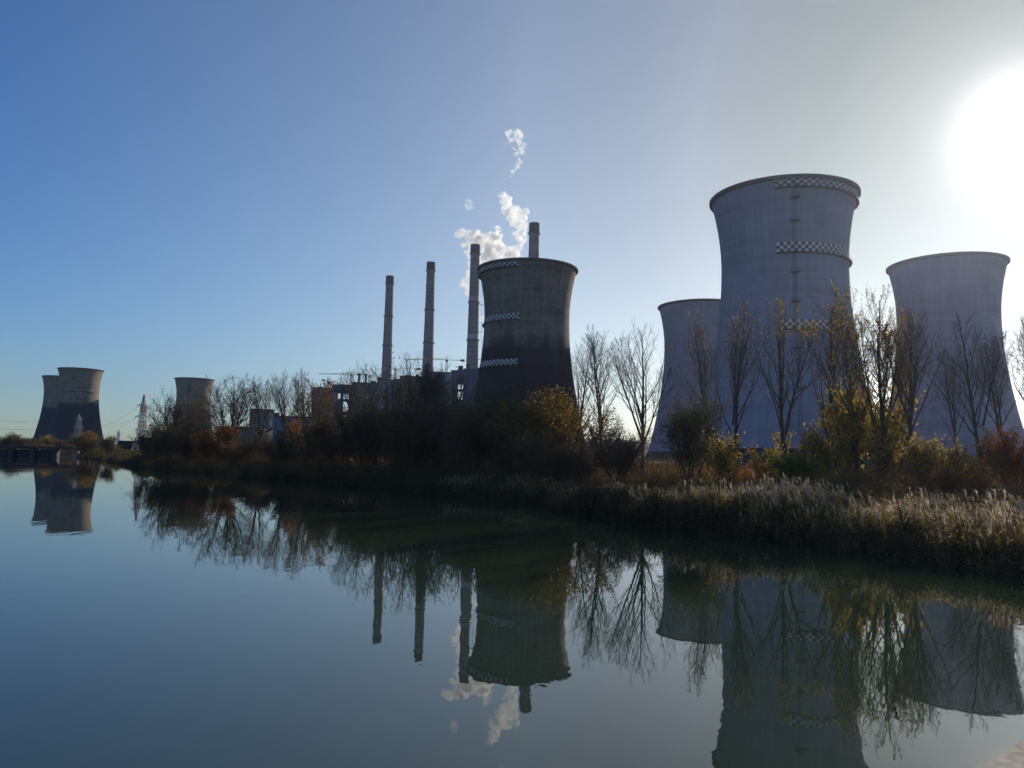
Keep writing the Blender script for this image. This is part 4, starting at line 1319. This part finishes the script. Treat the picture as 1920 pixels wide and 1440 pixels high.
def thicket(name, label, cat, seed, s0, s1, d0, d1, nclump, leaves_per, rfun, hfun, size, mat, stem_per=14):
    R = np.random.default_rng(seed)
    P, d, u = along_shore(nclump, R, s0, s1, d0, d1)
    sd = shore_dist(P); P = P[sd > -.9]; n = len(P); z0 = np.maximum(ground_z(P), -.1)
    H = hfun(P, R); Rr = rfun(P, R)
    nl = (leaves_per * R.uniform(.6, 1.4, n) * (H / H.mean())).astype(int)
    idx = np.repeat(np.arange(n), nl); k_ = len(idx)
    ph = R.random(k_) * 6.283; ct = R.random(k_) ** .8; rr2 = R.uniform(.35, 1.05, k_) ** .6
    st = np.sqrt(1 - ct ** 2)
    wob = 1 + .25 * np.sin(ph * 3 + idx) * st
    q_ = np.stack([P[idx, 0] + Rr[idx] * rr2 * st * np.cos(ph) * wob, P[idx, 1] + Rr[idx] * rr2 * st * np.sin(ph) * wob, z0[idx] + H[idx] * (rr2 * ct * (1 + .15 * np.sin(ph * 5 + idx * 2))) + .05], -1)
    lv, lq = leaf_quads(q_, size, R)
    V = [lv]; Q = [lq]; MI = [np.ones(len(lq))]; off = len(lv)
    ns = n * stem_per; ii_ = np.repeat(np.arange(n), stem_per)
    a = R.random(ns) * 6.283; t_ = R.uniform(0, .75, ns); L = H[ii_] * R.uniform(.6, 1.25, ns)
    b0 = np.stack([P[ii_, 0] + R.normal(0, .2, ns) * Rr[ii_], P[ii_, 1] + R.normal(0, .2, ns) * Rr[ii_], z0[ii_] - .1], -1)
    dv = np.stack([np.sin(t_) * np.cos(a), np.sin(t_) * np.sin(a), np.cos(t_)], -1)
    e = b0 + dv * L[:, None]; s_ = np.stack([-np.sin(a), np.cos(a), np.zeros(ns)], -1)
    v = np.stack([b0 - s_ * .02, b0 + s_ * .02, e + s_ * .006, e - s_ * .006], 1).reshape(-1, 3)
    V.append(v); Q.append(np.arange(ns * 4).reshape(-1, 4) + off); MI.append(np.zeros(ns))
    o = put(name, mesh_np(name, np.concatenate(V), np.concatenate(Q), qmat=np.concatenate(MI)), [MT['twig'], MT[mat]])
    return tag(o, label, cat, None, 'stuff')


# rust and olive brambles behind the reeds, under the poplars
thicket('brambles', 'rust coloured brambles under the poplars on the right bank', 'undergrowth', 81, 1, 13, 22, 46, 330, 170, lambda P, R: R.uniform(.9, 2.0, len(P)), lambda P, R: R.uniform(1.2, 2.5, len(P)), .085, 'rust_leaf', 22)
thicket('undergrowth', 'olive and brown undergrowth around the poplar feet', 'undergrowth', 82, 1, 14, 18, 54, 520, 190, lambda P, R: R.uniform(1.0, 2.3, len(P)), lambda P, R: R.uniform(1.4, 3.1, len(P)), .085, 'brown_leaf', 26)
thicket('undergrowth', 'dark low scrub between the reed bed and the brambles', 'undergrowth', 83, 1, 14, 10, 24, 560, 190, lambda P, R: R.uniform(1.0, 2.1, len(P)), lambda P, R: R.uniform(1.0, 2.0, len(P)), .08, 'dark_leaf')
thicket('bank_scrub', 'dark scrub hanging over the water along the shaded middle bank', 'undergrowth', 84, 13, 20, -.9, 14, 400, 150, lambda P, R: R.uniform(1.2, 2.6, len(P)), lambda P, R: R.uniform(1.4, 3.6, len(P)), .12, 'dark_leaf', 26)
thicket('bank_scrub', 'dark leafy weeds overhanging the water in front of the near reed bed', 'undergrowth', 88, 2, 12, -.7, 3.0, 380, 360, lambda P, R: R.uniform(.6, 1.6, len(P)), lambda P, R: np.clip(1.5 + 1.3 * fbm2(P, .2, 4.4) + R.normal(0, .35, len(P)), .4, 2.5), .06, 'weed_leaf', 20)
thicket('bank_scrub', 'low dark weeds right at the water line of the shaded middle bank', 'undergrowth', 89, 12, 22, -.9, 1.2, 420, 150, lambda P, R: R.uniform(.8, 1.8, len(P)), lambda P, R: R.uniform(.7, 1.8, len(P)), .11, 'dark_leaf', 16)
thicket('bank_scrub', 'brown scrub rising behind the shaded middle bank', 'undergrowth', 85, 13, 20, 8, 34, 380, 190, lambda P, R: R.uniform(1.6, 3.0, len(P)), lambda P, R: R.uniform(2.2, 4.6, len(P)), .12, 'brown_leaf', 34)
thicket('bank_scrub', 'low dark scrub on the far bank between the weir bridge and the dark trees', 'undergrowth', 86, 19, 24, .3, 22, 260, 160, lambda P, R: R.uniform(2.0, 4.0, len(P)), lambda P, R: R.uniform(1.0, 2.6, len(P)), .26, 'dark_leaf', 8)
thicket('bank_scrub', 'brown scrub on the far shore beyond the weir bridge', 'undergrowth', 87, 23, 27, 12, 60, 240, 150, lambda P, R: R.uniform(3.0, 6.0, len(P)), lambda P, R: R.uniform(2.0, 5.0, len(P)), .35, 'brown_leaf', 8)

# ------------------------------------------------------------------ steam


def steam(name, label, blobs, depth, dens, seed, vox=1.1, nscale=.085, amp=1.0):
    """billows: blobs given as (px, py, radius in px)"""
    R = np.random.default_rng(seed)
    bm = bmesh.new()
    sc_ = depth / 1442.0
    c0 = at(blobs[0][0], blobs[0][1], depth)
    for (bx, by, br_) in blobs:
        C_ = at(bx, by, depth)
        nsub = 5
        for k_ in range(nsub):
            f = R.uniform(.55, .95) if k_ else 1.0
            o_ = R.normal(0, .55, 3) * br_ * sc_ if k_ else np.zeros(3)
            p = Vector((C_.x + o_[0], C_.y + o_[1] * 1.2, C_.z + o_[2])) - c0
            bmesh.ops.create_icosphere(bm, subdivisions=2, radius=br_ * sc_ * f, matrix=Matrix.Translation(p))
    me = bpy.data.meshes.new(name); bm.to_mesh(me); bm.free()
    tmp = bpy.data.objects.new(name + '_tmp', me); COL.objects.link(tmp)
    md = tmp.modifiers.new('remesh', 'REMESH'); md.mode = 'VOXEL'; md.voxel_size = vox
    dg = bpy.context.evaluated_depsgraph_get()
    me2 = bpy.data.meshes.new_from_object(tmp.evaluated_get(dg))
    bpy.data.objects.remove(tmp); bpy.data.meshes.remove(me)
    nv = len(me2.vertices)
    co_ = np.empty(nv * 3, np.float32); me2.vertices.foreach_get('co', co_); co_ = co_.reshape(-1, 3)
    no_ = np.empty(nv * 3, np.float32); me2.vertices.foreach_get('normal', no_); no_ = no_.reshape(-1, 3)
    for i in range(nv):
        p = Vector(co_[i])
        t = mnoise.turbulence(p * .11 + Vector((seed, 0, 0)), 4, False) - .55
        co_[i] += no_[i] * (t * 4.0 + 2.4) * amp
    me2.vertices.foreach_set('co', co_.ravel()); me2.update()
    k = NT(name + '_vapour')
    cc = k.n('ShaderNodeTexCoord').outputs['Object']
    nz = k.noise(cc, nscale, 9, .66)
    d = k.smooth(nz, .38, .80, 0.0, dens)
    pv = k.n('ShaderNodeVolumePrincipled')
    pv.inputs['Color'].default_value = (.98, .98, .97, 1); pv.inputs['Anisotropy'].default_value = .6
    k.l(d, pv.inputs['Density'])
    k.l(pv.outputs[0], k.out.inputs['Volume'])
    k.m.cycles.volume_step_rate = .35 if hasattr(k.m, 'cycles') else 1
    o = put(name, me2, k.m, None, c0)
    return tag(o, label, 'steam', 'steam puffs above the plant')


steam('steam_plume', 'large billowing white steam cloud behind the checkered chimney and the dark tower rim',
      [(866, 437, 9), (880, 442, 11), (893, 446, 12), (884, 460, 10), (905, 452, 11), (920, 448, 10), (931, 441, 9), (925, 462, 13), (940, 468, 12), (915, 472, 12), (952, 476, 11), (963, 474, 9), (972, 480, 7),
       (898, 470, 9), (877, 474, 7), (900, 488, 9), (930, 484, 12), (950, 490, 10), (880, 490, 5), (878, 515, 8), (874, 530, 9), (880, 542, 7), (884, 500, 6), (905, 510, 8), (912, 535, 8), (908, 560, 6), (903, 600, 5), (905, 625, 4)],
      1085, .5, 3)
steam('steam_plume', 'white steam puff drifting just left of the top of the fourth chimney',
      [(944, 366, 7), (950, 376, 9), (953, 388, 10), (962, 394, 10), (965, 404, 11), (978, 400, 8), (986, 395, 5), (974, 414, 11), (978, 426, 10), (975, 438, 9), (971, 447, 7)], 1085, .46, 5)
steam('steam_plume', 'thin ragged steam wisp highest above the chimneys',
      [(956, 244, 4), (968, 248, 6), (974, 256, 7), (974, 266, 6.5), (976, 276, 5), (980, 284, 4), (966, 280, 3.5), (969, 286, 3.2), (971, 291, 3.5), (973, 296, 3.2), (975, 300, 3.2), (972, 304, 3.0), (969, 309, 3.0), (966, 314, 3.2), (963, 319, 3.8), (960, 324, 3.0), (957, 329, 2.8), (955, 270, 3.2), (959, 262, 3.2), (953, 258, 3.0), (960, 276, 3.0), (951, 250, 3), (977, 281, 4)], 1085, .26, 7, .8, .11, 1.0)
steam('steam_plume', 'smallest faint wisp of steam left of the drifting puff', [(878, 380, 3.2), (881, 386, 4.2), (886, 391, 3.2), (876, 389, 3)], 1085, .15, 9, .7, .12, .9)

# ------------------------------------------------------------------ haze
k = NT('autumn_haze')
pv = k.n('ShaderNodeVolumePrincipled')
pv.inputs['Color'].default_value = (*HAZE_COL, 1)
pv.inputs['Density'].default_value = HAZE_DENS
pv.inputs['Anisotropy'].default_value = HAZE_G
k.l(pv.outputs[0], k.out.inputs['Volume'])
m = MB(); m.box(-6400, -420, -3.2, 6400, 6400, 520)
tag(m.build('haze', k.m), kind='stuff')
